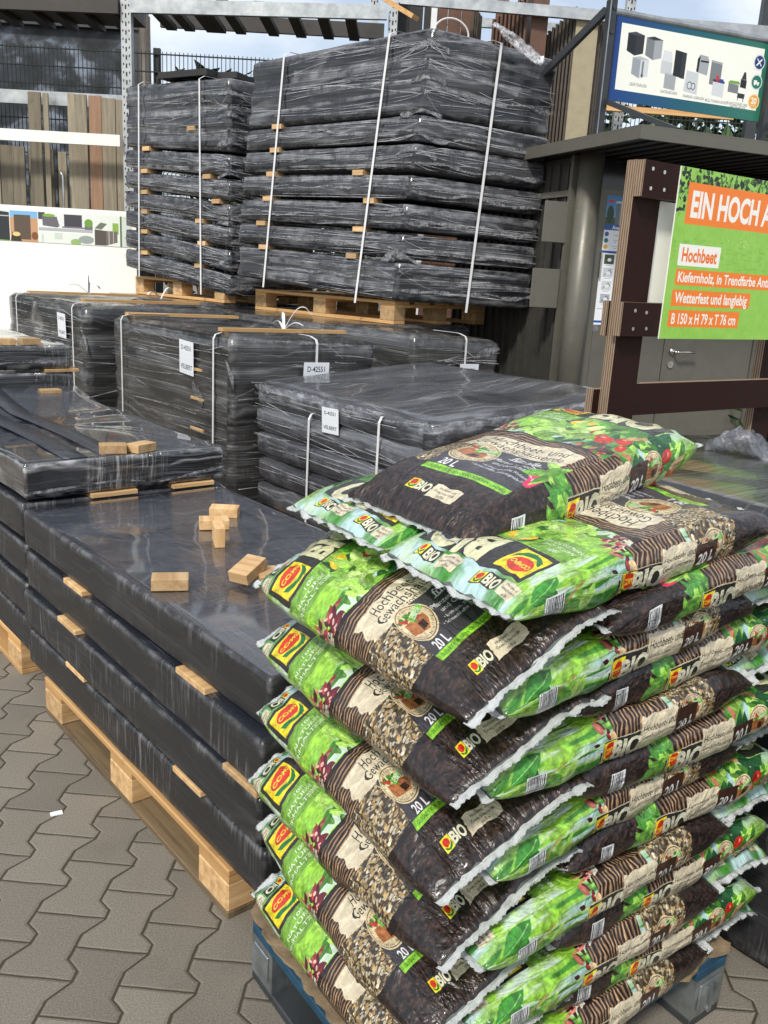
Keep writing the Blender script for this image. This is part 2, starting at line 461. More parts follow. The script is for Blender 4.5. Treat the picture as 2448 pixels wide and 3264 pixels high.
mx = nt.nodes.new('ShaderNodeMixShader')
nt.links.new(ramp(nt, noise_n(nt, v, 17, 4, 0.6), [(0.36, (0.95, 0.95, 0.95)), (0.60, (0.25, 0.25, 0.25))]), mx.inputs[0])
outn = nt.nodes.get('Material Output')
nt.links.new(b.outputs[0], mx.inputs[1]); nt.links.new(tr.outputs[0], mx.inputs[2])
nt.links.new(mx.outputs[0], outn.inputs['Surface'])
MAT['crumple'] = m
m, nt, b = new_mat('film_crease_sheen')
b.inputs['Base Color'].default_value = (0.62, 0.63, 0.66, 1); b.inputs['Roughness'].default_value = 0.25
tr = nt.nodes.new('ShaderNodeBsdfTransparent'); mx = nt.nodes.new('ShaderNodeMixShader')
nt.links.new(ramp(nt, noise_n(nt, mapped(nt, 'Object', (7, 7, 7)), 1.0, 3, 0.6), [(0.40, (0.95, 0.95, 0.95)), (0.70, (0.45, 0.45, 0.45))]), mx.inputs[0])
nt.links.new(b.outputs[0], mx.inputs[1]); nt.links.new(tr.outputs[0], mx.inputs[2])
nt.links.new(mx.outputs[0], nt.nodes.get('Material Output').inputs['Surface'])
MAT['crease'] = m
m3 = MAT['crumple'].copy(); m3.name = 'film_tail_grey'; MAT['tail_grey'] = m3
for n_ in m3.node_tree.nodes:
    if n_.type == 'VALTORGB' and n_.outputs[0].links[0].to_node.type == 'BSDF_PRINCIPLED': n_.color_ramp.elements[1].color = (0.24, 0.25, 0.29, 1)
m2 = m.copy(); m2.name = 'film_haze'; MAT['haze_band'] = m2
for n_ in m2.node_tree.nodes:
    if n_.type == 'VALTORGB':
        n_.color_ramp.elements[0].color = (0.985, 0.985, 0.985, 1); n_.color_ramp.elements[1].color = (0.84, 0.84, 0.84, 1)
# ---------------------------------------------------------------- printed artwork, painted by code into image textures
rng = np.random.default_rng(11)

def lin_noise(h, w, cells, seed, octs=4):
    r = np.random.default_rng(seed)
    out = np.zeros((h, w)); amp = 1.0; tot = 0
    cy, cx_ = cells
    for _ in range(octs):
        g = r.random((int(cy) + 2, int(cx_) + 2))
        ys = np.linspace(0, cy, h); xs = np.linspace(0, cx_, w)
        y0 = ys.astype(int).clip(0, int(cy)); x0 = xs.astype(int).clip(0, int(cx_))
        fy = (ys - y0)[:, None]; fx = (xs - x0)[None, :]
        fy = fy * fy * (3 - 2 * fy); fx = fx * fx * (3 - 2 * fx)
        a = g[y0][:, x0]; b_ = g[y0][:, x0 + 1]; c = g[y0 + 1][:, x0]; d = g[y0 + 1][:, x0 + 1]
        out += amp * ((a * (1 - fx) + b_ * fx) * (1 - fy) + (c * (1 - fx) + d * fx) * fy)
        tot += amp; amp *= 0.55; cy *= 2; cx_ *= 2
    return out / tot

_glyph = {}
def text_tris(s, bold=0.0):
    key = (s, bold)
    if key not in _glyph:
        cu = bpy.data.curves.new('lettering', 'FONT')
        cu.body = s; cu.size = 1.0; cu.offset = bold; cu.resolution_u = 3
        cu.align_x = 'CENTER'
        ob = bpy.data.objects.new('lettering', cu)
        me = bpy.data.meshes.new_from_object(ob)
        me.calc_loop_triangles()
        vs = np.array([v.co[:2] for v in me.vertices]) if len(me.vertices) else np.zeros((0, 2))
        tr = np.array([t.vertices[:] for t in me.loop_triangles], dtype=int)
        bpy.data.objects.remove(ob); bpy.data.curves.remove(cu); bpy.data.meshes.remove(me)
        _glyph[key] = (vs, tr)
    return _glyph[key]

class Art:
    def __init__(s, w, h, col=(1, 1, 1)):
        s.w, s.h = w, h
        s.a = np.empty((h, w, 3)); s.a[:] = col
    def mask(s, pts):
        pts = np.asarray(pts, float)
        x0 = max(0, int(pts[:, 0].min())); x1 = min(s.w, int(pts[:, 0].max()) + 2)
        y0 = max(0, int(pts[:, 1].min())); y1 = min(s.h, int(pts[:, 1].max()) + 2)
        if x1 <= x0 or y1 <= y0: return None
        X = np.arange(x0, x1) + 0.5; Y = np.arange(y0, y1) + 0.5
        ins = np.zeros((len(Y), len(X)), bool)
        n = len(pts)
        for i in range(n):
            xa, ya = pts[i]; xb, yb = pts[(i + 1) % n]
            if ya == yb: continue
            rows = (Y >= min(ya, yb)) & (Y < max(ya, yb))
            if not rows.any(): continue
            xi = xa + (Y[rows] - ya) * (xb - xa) / (yb - ya)
            ins[rows] ^= X[None, :] > xi[:, None]
        return (slice(y0, y1), slice(x0, x1)), ins
    def poly(s, pts, col, col2=None, alpha=1.0):
        r = s.mask(pts)
        if r is None: return
        sl, m = r
        c = np.array(col, float)
        if col2 is not None:
            t = np.linspace(0, 1, m.shape[0])[:, None, None]
            c = c * (1 - t) + np.array(col2) * t
            c = np.broadcast_to(c, m.shape + (3,))[m]
        reg = s.a[sl]
        reg[m] = reg[m] * (1 - alpha) + c * alpha
    def rect(s, x0, y0, x1, y1, col, col2=None, alpha=1.0): s.poly([(x0, y0), (x1, y0), (x1, y1), (x0, y1)], col, col2, alpha)
    def ell(s, cx_, cy, rx, ry, col, ang=0.0, n=26, alpha=1.0, col2=None):
        t = np.linspace(0, 2 * np.pi, n, endpoint=False)
        x, y = rx * np.cos(t), ry * np.sin(t)
        s.poly(np.c_[cx_ + x * np.cos(ang) - y * np.sin(ang), cy + x * np.sin(ang) + y * np.cos(ang)], col, col2, alpha)
    def line(s, pts, w, col, alpha=1.0):
        pts = np.asarray(pts, float)
        for a, b_ in zip(pts[:-1], pts[1:]):
            d = b_ - a; L = np.hypot(*d)
            if L < 1e-6: continue
            nn = np.array([-d[1], d[0]]) / L * w / 2
            s.poly([a + nn, b_ + nn, b_ - nn, a - nn], col, None, alpha)
    def text(s, txt, cx_, cy, size, col, ang=0.0, sx=1.0, bold=0.0, shear=0.0, align='C', fit=0):
        vs, tr = text_tris(txt, bold)
        if len(tr) == 0: return
        v = vs.copy()
        if fit: sx = fit / size / (v[:, 0].max() - v[:, 0].min())
        if align == 'L': v[:, 0] -= v[:, 0].min()
        x = (v[:, 0] * sx + v[:, 1] * shear) * size; y = (v[:, 1] - 0.35) * size
        ca, sa = np.cos(ang), np.sin(ang)
        P_ = np.c_[cx_ + x * ca - y * sa, cy + x * sa + y * ca]
        for t in tr: s.poly(P_[t], col)
    def leaf(s, x, y, L, w, ang, col, vein=None):
        t = np.linspace(0, 1, 9)
        p = np.r_[np.c_[t * L, np.sin(np.pi * t ** 0.8) * w / 2], np.c_[t[::-1] * L, -np.sin(np.pi * t[::-1] ** 0.8) * w / 2]]
        R = np.array([[np.cos(ang), -np.sin(ang)], [np.sin(ang), np.cos(ang)]])
        s.poly(p @ R.T + (x, y), col)
        if vein is not None: s.line(np.array([(0, 0), (L * 0.9, 0)]) @ R.T + (x, y), max(1.5, w * 0.05), vein)
    def image(s, name):
        im = bpy.data.images.new(name, s.w, s.h)
        buf = np.ones((s.h, s.w, 4), np.float32)
        buf[..., :3] = s.a.clip(0, 1)
        im.pixels.foreach_set(buf.ravel())
        im.update(); im.pack()
        return im

def C(r, g, b_): return (r / 255, g / 255, b_ / 255)     # sRGB bytes: the image is tagged sRGB

def jag(x0, y0, x1, y1, n=7, amp=8, seed=1, ang=0.0, skew=0.0):
    """torn-paper outline"""
    r = np.random.default_rng(seed)
    p = []
    for a, b_ in (((x0, y0), (x1, y0)), ((x1, y0), (x1, y1)), ((x1, y1), (x0, y1)), ((x0, y1), (x0, y0))):
        for i in range(n):
            t = i / n
            p.append((a[0] + (b_[0] - a[0]) * t + r.normal() * amp * 0.5, a[1] + (b_[1] - a[1]) * t + r.normal() * amp * 0.5))
    p = np.array(p); c = np.array([(x0 + x1) / 2, (y0 + y1) / 2])
    q = p - c
    q[:, 1] += q[:, 0] * skew
    R = np.array([[np.cos(ang), -np.sin(ang)], [np.sin(ang), np.cos(ang)]])
    return q @ R.T + c

def logo(A, x, y, w, h, ang=0.0, text=True):
    """yellow panel, red oval, two green leaves; (x,y) centre"""
    ca, sa = np.cos(ang), np.sin(ang)
    T = lambda p: (np.array(p) * (w, h)) @ np.array([[ca, sa], [-sa, ca]]) + (x, y)
    A.poly(T([(-.5, -.5), (.5, -.5), (.5, .5), (-.5, .5)]), C(250, 226, 30))
    A.poly(T([(-.42, -.1), (-.36, -.3), (-.12, -.42), (.02, -.44), (.02, -.5), (.1, -.44), (.3, -.4), (.44, -.2), (.44, .05), (.34, -.1), (.1, -.26), (-.1, -.3), (-.3, -.14)]), C(20, 120, 60))
    t = np.linspace(0, 2 * np.pi, 26, endpoint=False)
    A.poly(T(np.c_[0.36 * np.cos(t) - 0.02, 0.30 * np.sin(t) + 0.12]), C(214, 50, 24))
    if text: A.text('COMPO', *T([(-0.02, 0.12)])[0], h * 0.22, C(250, 226, 60), ang, 0.80 * w / h, 0.03)

def blur_bg(h, w, seed):
    n1 = lin_noise(h, w, (5, 4), seed, 3); n2 = lin_noise(h, w, (7, 9), seed + 1, 3)
    base = np.empty((h, w, 3))
    aqua = np.array(C(186, 218, 216)); lime = np.array(C(148, 204, 62)); green = np.array(C(62, 136, 40)); pale = np.array(C(206, 230, 206))
    t = ((n1 - 0.36) / 0.2).clip(0, 1)[..., None]
    base[:] = aqua * (1 - t) + lime * t
    t2 = ((n2 - 0.53) / 0.12).clip(0, 1)[..., None]
    base = base * (1 - t2) + green * t2
    t3 = ((0.40 - n2) / 0.12).clip(0, 1)[..., None]
    return base * (1 - t3) + pale * t3

def soil_px(h, w, seed):
    n1 = lin_noise(h, w, (h / 9, w / 9), seed, 3); n2 = lin_noise(h, w, (h / 40, w / 40), seed + 3, 3)
    v = ((n1 - 0.3) * 1.7).clip(0, 1) * (0.55 + 0.8 * n2)
    lo, hi = np.array(C(20, 13, 11)), np.array(C(88, 64, 54))
    return lo + (hi - lo) * v[..., None]

def gravel(A, x0, y0, x1, y1, seed):
    r = np.random.default_rng(seed)
    A.rect(x0, y0, x1, y1, C(70, 58, 42))
    pal = [C(206, 190, 150), C(180, 160, 116), C(226, 216, 190), C(140, 120, 84), C(96, 84, 66), C(190, 150, 90), C(58, 54, 50)]
    for _ in range(int((x1 - x0) * (y1 - y0) / 42)):
        c = np.array(pal[r.integers(len(pal))]) * r.uniform(0.8, 1.08)
        A.ell(r.uniform(x0, x1), r.uniform(y0, y1), r.uniform(3, 8), r.uniform(2.5, 5), c.clip(0, 1), r.uniform(0, 3), 8)

def roundel(A, x, y, r, ang=0.0):
    A.ell(x, y, r, r, C(226, 208, 168)); A.ell(x, y, r * .93, r * .93, C(96, 70, 44)); A.ell(x, y, r * .89, r * .89, C(222, 204, 164))
    ca, sa = np.cos(ang), np.sin(ang)
    T = lambda p: (np.array(p, float) * r) @ np.array([[ca, sa], [-sa, ca]]) + (x, y)
    A.poly(T([(-.6, -.45), (.35, -.6), (.62, -.25), (.6, .1), (-.55, .2)]), C(168, 104, 56))
    A.poly(T([(.05, -.5), (.4, -.45), (.4, -.12), (.05, -.12)]), C(52, 30, 18))
    for i in range(16):
        p = T([(rng.uniform(-.65, .4), rng.uniform(.05, .55))])[0]
        A.ell(*p, r * .14, r * .09, [C(90, 150, 50), C(60, 120, 40), C(190, 60, 40)][i % 7 // 3 if i % 7 else 2], rng.uniform(0, 3), 8)
    A.poly(T([(-.05, .02), (.85, .3), (.78, .62), (-.1, .34)]), C(120, 190, 62))
    a2 = ang + 0.3
    A.text('OBERSTE', *T([(.36, .39)])[0], r * .2, C(245, 250, 235), a2, .8, .02)
    A.text('SCHICHT', *T([(.38, .24)])[0], r * .2, C(245, 250, 235), a2, .8, .02)
    for k, ch in enumerate('Die perfekte'):
        t = ang + math.radians(165 - k * 10)
        A.text(ch, x + .77 * r * math.cos(t), y + .77 * r * math.sin(t), r * .17, C(60, 44, 30), t - math.pi / 2)
    for k, ch in enumerate('Hochbeet-Befüllung'):
        t = ang + math.radians(205 + k * 8)
        A.text(ch, x + .77 * r * math.cos(t), y + .77 * r * math.sin(t), r * .17, C(60, 44, 30), t + math.pi / 2)

def barcode(A, x0, y0, x1, y1, vertical=True):
    A.rect(x0, y0, x1, y1, C(236, 240, 240))
    r = np.random.default_rng(5)
    if vertical:
        y = y0 + 4
        while y < y1 - 6:
            wd = r.integers(2, 5); A.rect(x0 + 5, y, x1 - 5, y + wd, C(40, 40, 40)); y += wd + r.integers(2, 5)
    else:
        x = x0 + 4
        while x < x1 - 6:
            wd = r.integers(2, 5); A.rect(x, y0 + 5, x + wd, y1 - 5, C(40, 40, 40)); x += wd + r.integers(2, 5)

CREAM, BROWN, DARK = C(228, 216, 186), C(62, 36, 24), C(44, 42, 40)
FW, SW, BH = 620, 170, 1080            # bag: front 310 mm, gusset 85 mm, length 540 mm at 2 px per mm
BW = 2 * FW + 2 * SW

def wicker(A, x0, y0, x1, y1, period, seed, arc=30, horizontal=True):
    m = A.mask([(x0, y0), (x1, y0), (x1, y1), (x0, y1)])
    sl, _ = m
    h, w = sl[0].stop - sl[0].start, sl[1].stop - sl[1].start
    Y, X = np.mgrid[0:h, 0:w].astype(float)
    n = lin_noise(h, w, (max(2, h / 40), max(2, w / 60)), seed, 3)
    ph = (Y if horizontal else X) / period + arc / period * (((X / w) - .5) ** 2 if horizontal else ((Y / h) - .5) ** 2) * 4 + n * 1.6
    s_ = 0.5 + 0.5 * np.sin(2 * np.pi * ph)
    n2 = lin_noise(h, w, (h / 10, w / 16), seed + 1, 2)
    v = (s_ ** 1.6) * (0.5 + 0.8 * n2)
    lo, hi = np.array(C(28, 18, 14)), np.array(C(196, 158, 120))
    A.a[sl] = lo + (hi - lo) * v[..., None].clip(0, 1)

def salad(A, x0, y0, x1, y1, n, pal, Lr, seed):
    r = np.random.default_rng(seed)
    for i in range(n):
        c = np.array(pal[r.integers(len(pal))]) * r.uniform(.75, 1.12)
        L = r.uniform(*Lr)
        A.leaf(r.uniform(x0, x1), r.uniform(y0, y1), L, L * r.uniform(.35, .6), r.uniform(0, 6.28), c.clip(0, 1), (c * 1.25).clip(0, 1))

GREENS = [C(96, 160, 44), C(70, 134, 40), C(140, 196, 70), C(168, 214, 96), C(44, 104, 38), C(30, 84, 46)]
REDS = [C(140, 34, 40), C(96, 22, 34), C(176, 60, 56), C(206, 120, 100), C(72, 16, 26)]

def bag_art():
    A = Art(BW, BH)
    A.a[:] = blur_bg(BH, BW, 3)
    # soil lower end all round
    sp = soil_px(300, BW, 8)
    edge = (250 + 34 * lin_noise(1, BW, (1, 26), 4, 3)[0]).astype(int)
    for x in range(BW): A.a[:edge[x], x] = sp[:edge[x], x]
    # ----- front
    salad(A, 230, 590, 600, 830, 70, GREENS, (50, 120), 21); salad(A, 110, 590, 260, 700, 22, GREENS[:4], (40, 90), 28)
    salad(A, 10, 565, 120, 680, 36, REDS, (24, 54), 22)
    for i in range(26): A.ell(rng.uniform(20, 120), rng.uniform(560, 680), rng.uniform(4, 9), rng.uniform(3, 6), C(240, 190, 176), rng.uniform(0, 3), 8)
    salad(A, 420, 520, 615, 640, 40, REDS, (20, 50), 23)
    for x, y, r in ((470, 700, 44), (545, 745, 40), (410, 745, 30), (590, 690, 30)):
        A.ell(x, y, r, r * .9, C(206, 44, 26)); A.ell(x - r * .3, y + r * .3, r * .3, r * .2, C(246, 150, 120)); A.leaf(x, y + r * .6, r * .8, r * .3, 1.2, C(50, 110, 40))
    A.ell(300, 800, 46, 30, C(240, 196, 40), .4); A.ell(290, 808, 18, 9, C(252, 230, 140), .4)
    A.ell(570, 800, 60, 20, C(196, 150, 96), .7)
    salad(A, 200, 640, 420, 760, 46, [C(168, 214, 96), C(140, 196, 70), C(190, 226, 130)], (50, 110), 25)
    wicker(A, 0, 410, FW, 575, 13, 31, 26)
    A.poly([(0, 575), (0, 600), (150, 588), (330, 578), (480, 590), (FW, 575)], C(34, 22, 18))
    gravel(A, 0, 190, 150, 420, 41)
    A.a[0:205, 0:FW] = soil_px(205, FW, 18)
    A.poly([(0, 195), (40, 222), (96, 208), (150, 214), (150, 190), (0, 190)], C(30, 20, 17))
    A.poly([(150, 205), (570, 190), (570, 430), (150, 440)], C(62, 60, 66))
    A.poly(jag(100, 410, 560, 530, 9, 9, 6, 0.03), CREAM)
    A.text('Hochbeet- und', 330, 500, 62, DARK, .03, .95, .0); A.text('Gewächshauserde', 330, 454, 58, DARK, .03, .93, .0); A.text('torffrei', 330, 422, 32, DARK, .03)
    roundel(A, 232, 340, 88)
    A.text('für alle', 430, 384, 46, C(240, 240, 240), .0, 1, .012, .15); A.line([(360, 366), (510, 372)], 3, C(240, 240, 240))
    for k, tx in enumerate(('Pflanzen im Hochbeet', 'und Gewächshaus')): A.text(tx, 436, 342 - 26 * k, 26, C(240, 240, 240))
    for k, tx in enumerate(('• kräftiges, gesundes Wachstum', '• Schmackhafte und ertragreiche Ernte')): A.text(tx, 436, 286 - 21 * k, 17, C(236, 236, 236))
    A.text('20 L', 236, 228, 50, C(244, 244, 244), 0, .9, .02)
    A.rect(150, 176, 575, 206, C(136, 200, 52)); A.text('GEEIGNET FÜR DEN ÖKOLOGISCHEN LANDBAU', 362, 191, 17, C(36, 70, 20), 0, 1.0)
    for x, y, rr in ((545, 330, 34), (585, 282, 36)):
        A.ell(x, y, rr * 1.25, rr, C(226, 44, 96), -.5); A.ell(x - rr * .4, y + rr * .3, rr * .5, rr * .25, C(250, 170, 196), -.5); A.line([(x - rr, y + rr * .5), (x - rr * 2.2, y + rr)], 4, C(240, 220, 224))
    salad(A, 560, 330, 620, 420, 16, [C(140, 196, 70), C(168, 214, 96), C(96, 160, 44)], (50, 100), 27)
    # logo band
    A.poly([(64, 850), (590, 868), (590, 1002), (64, 1000)], DARK)
    logo(A, 142, 926, 126, 116)
    A.text('BIO', 400, 936, 172, C(222, 220, 178), .02, 1.0, .05)
    A.rect(56, 742, 226, 850, C(118, 168, 58))
    for k, tx in enumerate(('100%', 'NATÜRLICHE', 'INHALTSSTOFFE')): A.text(tx, 142, 826 - 27 * k, 23, C(240, 248, 232))
    # small prints towards both ends
    for x0 in (150, 440):
        A.poly([(x0 + 74, 1014), (x0 - 40, 1010), (x0 - 40, 1052), (x0 + 74, 1056)], DARK)
        logo(A, x0 + 52, 1033, 38, 38, math.pi, False); A.text('BIO', x0 - 4, 1033, 44, C(230, 228, 196), math.pi, .85, .04)
        A.poly(jag(x0 - 140, 1008, x0 - 46, 1058, 6, 5, 9), CREAM)
        for k, tx in enumerate(('Hochbeet- und', 'Gewächshauserde', 'torffrei')): A.text(tx, x0 - 94, 1020 + 14 * k, 13, DARK, math.pi, .9)
    A.rect(210, 66, 316, 112, DARK); logo(A, 232, 89, 40, 40, 0, False); A.text('BIO', 284, 89, 46, C(230, 228, 196), 0, .85, .04)
    A.poly(jag(322, 62, 450, 116, 6, 5, 10), CREAM)
    for k, tx in enumerate(('Hochbeet- und', 'Gewächshauserde', 'torffrei')): A.text(tx, 386, 103 - 15 * k, 14, DARK, 0, .9)
    # ----- gusset strips: s runs along the reading direction, t across (up towards the front)
    def strip(x_front, sign, flip):
        # sign: +1 right gusset (front is at smaller x), -1 left gusset (front is at larger x)
        def P_(s_, t):
            y = s_ if not flip else BH - s_
            x = x_front + sign * (SW - t)
            return (x, y)
        ang = math.pi / 2 if not flip else -math.pi / 2
        def quad(s0, s1, t0, t1, col): A.poly([P_(s0, t0), P_(s1, t0), P_(s1, t1), P_(s0, t1)], col)
        x0, x1 = sorted((x_front, x_front + sign * SW))
        if not flip:                       # soil end first, tomatoes last
            A.a[0:330, x0:x1] = soil_px(330, SW, 61)
            salad(A, x0, 310, x1, 400, 26, [C(120, 180, 70), C(96, 160, 60), C(70, 134, 50)], (40, 90), 62)
            wicker(A, x0, 400, x1, 640, 15, 63, 10)
            salad(A, x0, 600, x1, 690, 26, REDS, (18, 40), 64)
            salad(A, x0, 690, x1, 960, 50, GREENS[3:] + GREENS[:2], (40, 100), 65)
            for k in range(4):
                xx, yy = P_(800 + 40 * k, 40 + 34 * (k % 3)); A.ell(xx, yy, 22, 26, C(206, 44, 26)); A.ell(xx - 5, yy + 6, 7, 5, C(246, 150, 120))
            A.leaf(*P_(760, 20), 120, 44, ang, C(206, 44, 26)); A.leaf(*P_(900, 60), 90, 34, ang + .3, C(200, 168, 120))
            xx, yy = P_(800, 84); roundel(A, xx, yy, 56, ang)
            xb, yb = P_(175, 70); barcode(A, xb - 46, yb - 26, xb + 46, yb + 26, True)
            a0 = 372
        else:                              # light green end first, soil last
            bg = blur_bg(BH, SW, 71); A.a[330:BH, x0:x1] = bg[330:BH]
            for k in range(9):
                xx, yy = P_(40 + 26 * k, rng.uniform(20, 150)); A.leaf(xx, yy, rng.uniform(50, 110), rng.uniform(26, 48), rng.uniform(0, 6.28), np.array(GREENS[k % 5]), C(150, 200, 110))
            A.leaf(*P_(60, 110), 130, 64, ang + .4, C(60, 140, 44), C(140, 200, 110)); A.line([P_(120, 30), P_(250, 120)], 7, C(190, 150, 100))
            wicker(A, x0, 420, x1, 640, 15, 73, 10)
            salad(A, x0, 610, x1, 700, 18, REDS + [C(236, 200, 150)], (18, 44), 74)
            gravel(A, x0, 205, x1, 400, 75)
            A.a[0:205, x0:x1] = soil_px(205, SW, 77)
            xx, yy = P_(770, 92); roundel(A, xx, yy, 56, ang)
            xb, yb = P_(150, 70); barcode(A, xb - 40, yb - 34, xb + 40, yb + 34, True)
            a0 = 392
        quad(a0 - 4, a0 + 430 - 34, 0, 74, BROWN)
        A.poly([P_(a0, 4), P_(a0 + 150, 4), P_(a0 + 158, 104), P_(a0 + 6, 112)], C(206, 200, 170))
        A.poly([P_(a0 + 4, 8), P_(a0 + 146, 8), P_(a0 + 154, 100), P_(a0 + 10, 108)], DARK)
        logo(A, *P_(a0 + 36, 58), 52, 84, ang)
        A.text('BIO', *P_(a0 + 106, 56), 92, C(232, 230, 200), ang, .78, .05)
        tp = jag(0, 0, 150, 128, 8, 8, 13); A.poly([P_(a0 + 156 + p[0], 6 + p[1]) for p in tp], CREAM)
        A.text('Hochbeet- und', *P_(a0 + 232, 100), 26, DARK, ang, .88, .004, .1); A.text('Gewächshauserde', *P_(a0 + 230, 66), 26, DARK, ang, .72, .004, .1); A.text('torffrei', *P_(a0 + 236, 36), 18, DARK, ang, .9)
        quad(a0 + 306, a0 + 404, 0, 112, BROWN)
        A.text('20 L', *P_(a0 + 354, 62), 52, C(246, 246, 240), ang, .8, .03, .1)
    strip(FW, 1, False)
    strip(BW, -1, True)
    # printed-over wear of the film: faint grain only
    n1 = lin_noise(BH, BW, (BH / 9, BW / 9), 91, 3); n2 = lin_noise(BH, BW, (BH / 30, BW / 30), 92, 3)
    sat = (A.a.max(2) - A.a.min(2))[..., None]
    A.a *= 1 + (np.clip(sat * 3, 0, 1)) * (0.45 * (n1 - .5) + 0.45 * (n2 - .5))[..., None]
    A.a *= (0.84 + 0.08 * rng.random((BH, BW, 1)))
    return A.image('potting_soil_print')

def img_mat(name, im, rough=0.4, coat=0.0, wrinkle=0.0, spec=0.5, ext='EXTEND'):
    m, nt, b = new_mat(name)
    t = nt.nodes.new('ShaderNodeTexImage'); t.image = im; t.extension = ext
    uvn = nt.nodes.new('ShaderNodeUVMap')
    nt.links.new(uvn.outputs[0], t.inputs[0])
    nt.links.new(t.outputs[0], b.inputs['Base Color'])
    b.inputs['Roughness'].default_value = rough
    b.inputs['Specular IOR Level'].default_value = spec
    if coat: b.inputs['Coat Weight'].default_value = coat; b.inputs['Coat Roughness'].default_value = 0.12
    if wrinkle:
        oi = nt.nodes.new('ShaderNodeObjectInfo')
        v = mapped(nt, 'UV', (13, 6, 1))
        vv = nt.nodes.new('ShaderNodeVectorMath'); vv.operation = 'ADD'
        cb = nt.nodes.new('ShaderNodeCombineXYZ'); nt.links.new(math_(nt, 'MULTIPLY', oi.outputs['Random'], 40.0), cb.inputs[0])
        nt.links.new(v, vv.inputs[0]); nt.links.new(cb.outputs[0], vv.inputs[1])
        f = noise_n(nt, vv.outputs[0], 1.0, 4, 0.55, 1.2)
        f2 = noise_n(nt, vv.outputs[0], 4.0, 3, 0.5, 0.6)
        bump(nt, b, math_(nt, 'ADD', f, math_(nt, 'MULTIPLY', f2, 0.3)), wrinkle, 0.02)
    return m

MAT['bag'] = img_mat('potting_soil_bag_film', bag_art(), 0.33, 0.3, 0.65, ext='REPEAT')
m, nt, b = new_mat('bag_seam')
f = noise_n(nt, mapped(nt, 'UV', (34, 6, 1)), 1.0, 3)
nt.links.new(ramp(nt, noise_n(nt, mapped(nt, 'UV', (16, 3, 1)), 1.0, 3), [(0.30, (0.50, 0.52, 0.53)), (0.42, (0.80, 0.83, 0.83))]), b.inputs['Base Color'])
b.inputs['Roughness'].default_value = 0.3
bump(nt, b, f, 0.5, 0.004)
MAT['seam'] = m

# ---- the sign on the plywood frame
def sign_art():
    W_, H_ = 1000, 730
    A = Art(W_, H_)
    n = lin_noise(H_, W_, (14, 18), 5, 4); n2 = lin_noise(H_, W_, (50, 80), 6, 3)
    g0, g1 = np.array(C(134, 194, 66)), np.array(C(164, 212, 98))
    A.a[:] = g0 + (g1 - g0) * ((n * .7 + n2 * .5 - .2)).clip(0, 1)[..., None]
    Y = np.linspace(0, 1, H_)[:, None, None]
    for i in range(700):
        x, y = rng.uniform(0, W_), 620 + rng.uniform(-10, 110) - 30 * math.sin(i)
        if i % 3 == 0 and x < 130: y -= rng.uniform(0, 110)
        c = np.array([C(24, 46, 20), C(60, 110, 36), C(130, 180, 70), C(16, 28, 16), C(150, 200, 96)][i % 5])
        A.ell(x, y, rng.uniform(8, 18), rng.uniform(6, 12), c, rng.uniform(0, 3), 7)
    for i in range(120): A.ell(rng.uniform(0, W_), rng.uniform(320, 440), rng.uniform(8, 30), rng.uniform(3, 7), C(112, 176, 58), 0, 10, .25)
    for i in range(14): A.ell(rng.uniform(300, 600), rng.uniform(380, 470), 3, 3, C(240, 236, 150), 0, 6)
    OR = C(244, 128, 32); WH = C(246, 244, 236)
    A.rect(66, 499, W_, 672, OR); A.text('EIN HOCH A', 100, 585, 150, WH, 0, .60, .035, 0, 'L', 606); A.text('UF', 722, 585, 150, WH, 0, .60, .035, 0, 'L', 140)
    A.rect(57, 322, 353, 414, WH); A.text('Hochbeet', 82, 370, 82, C(240, 116, 30), 0, .62, .03, 0, 'L', 250)
    A.rect(56, 237, 900, 307, OR); A.text('Kiefernholz, in Trendfarbe Anthrazit', 74, 274, 62, WH, 0, .60, .022, 0, 'L', 806)
    A.rect(49, 145, 633, 218, OR); A.text('Wetterfest und langlebig', 72, 184, 66, WH, 0, .60, .022, 0, 'L', 540)
    A.rect(44, 53, 567, 129, OR); A.text('B 150 x H 79 x T 76 cm', 68, 91, 66, WH, 0, .60, .022, 0, 'L', 476)
    return A.image('raised_bed_sign_print')
MAT['sign'] = img_mat('raised_bed_sign', sign_art(), 0.4)

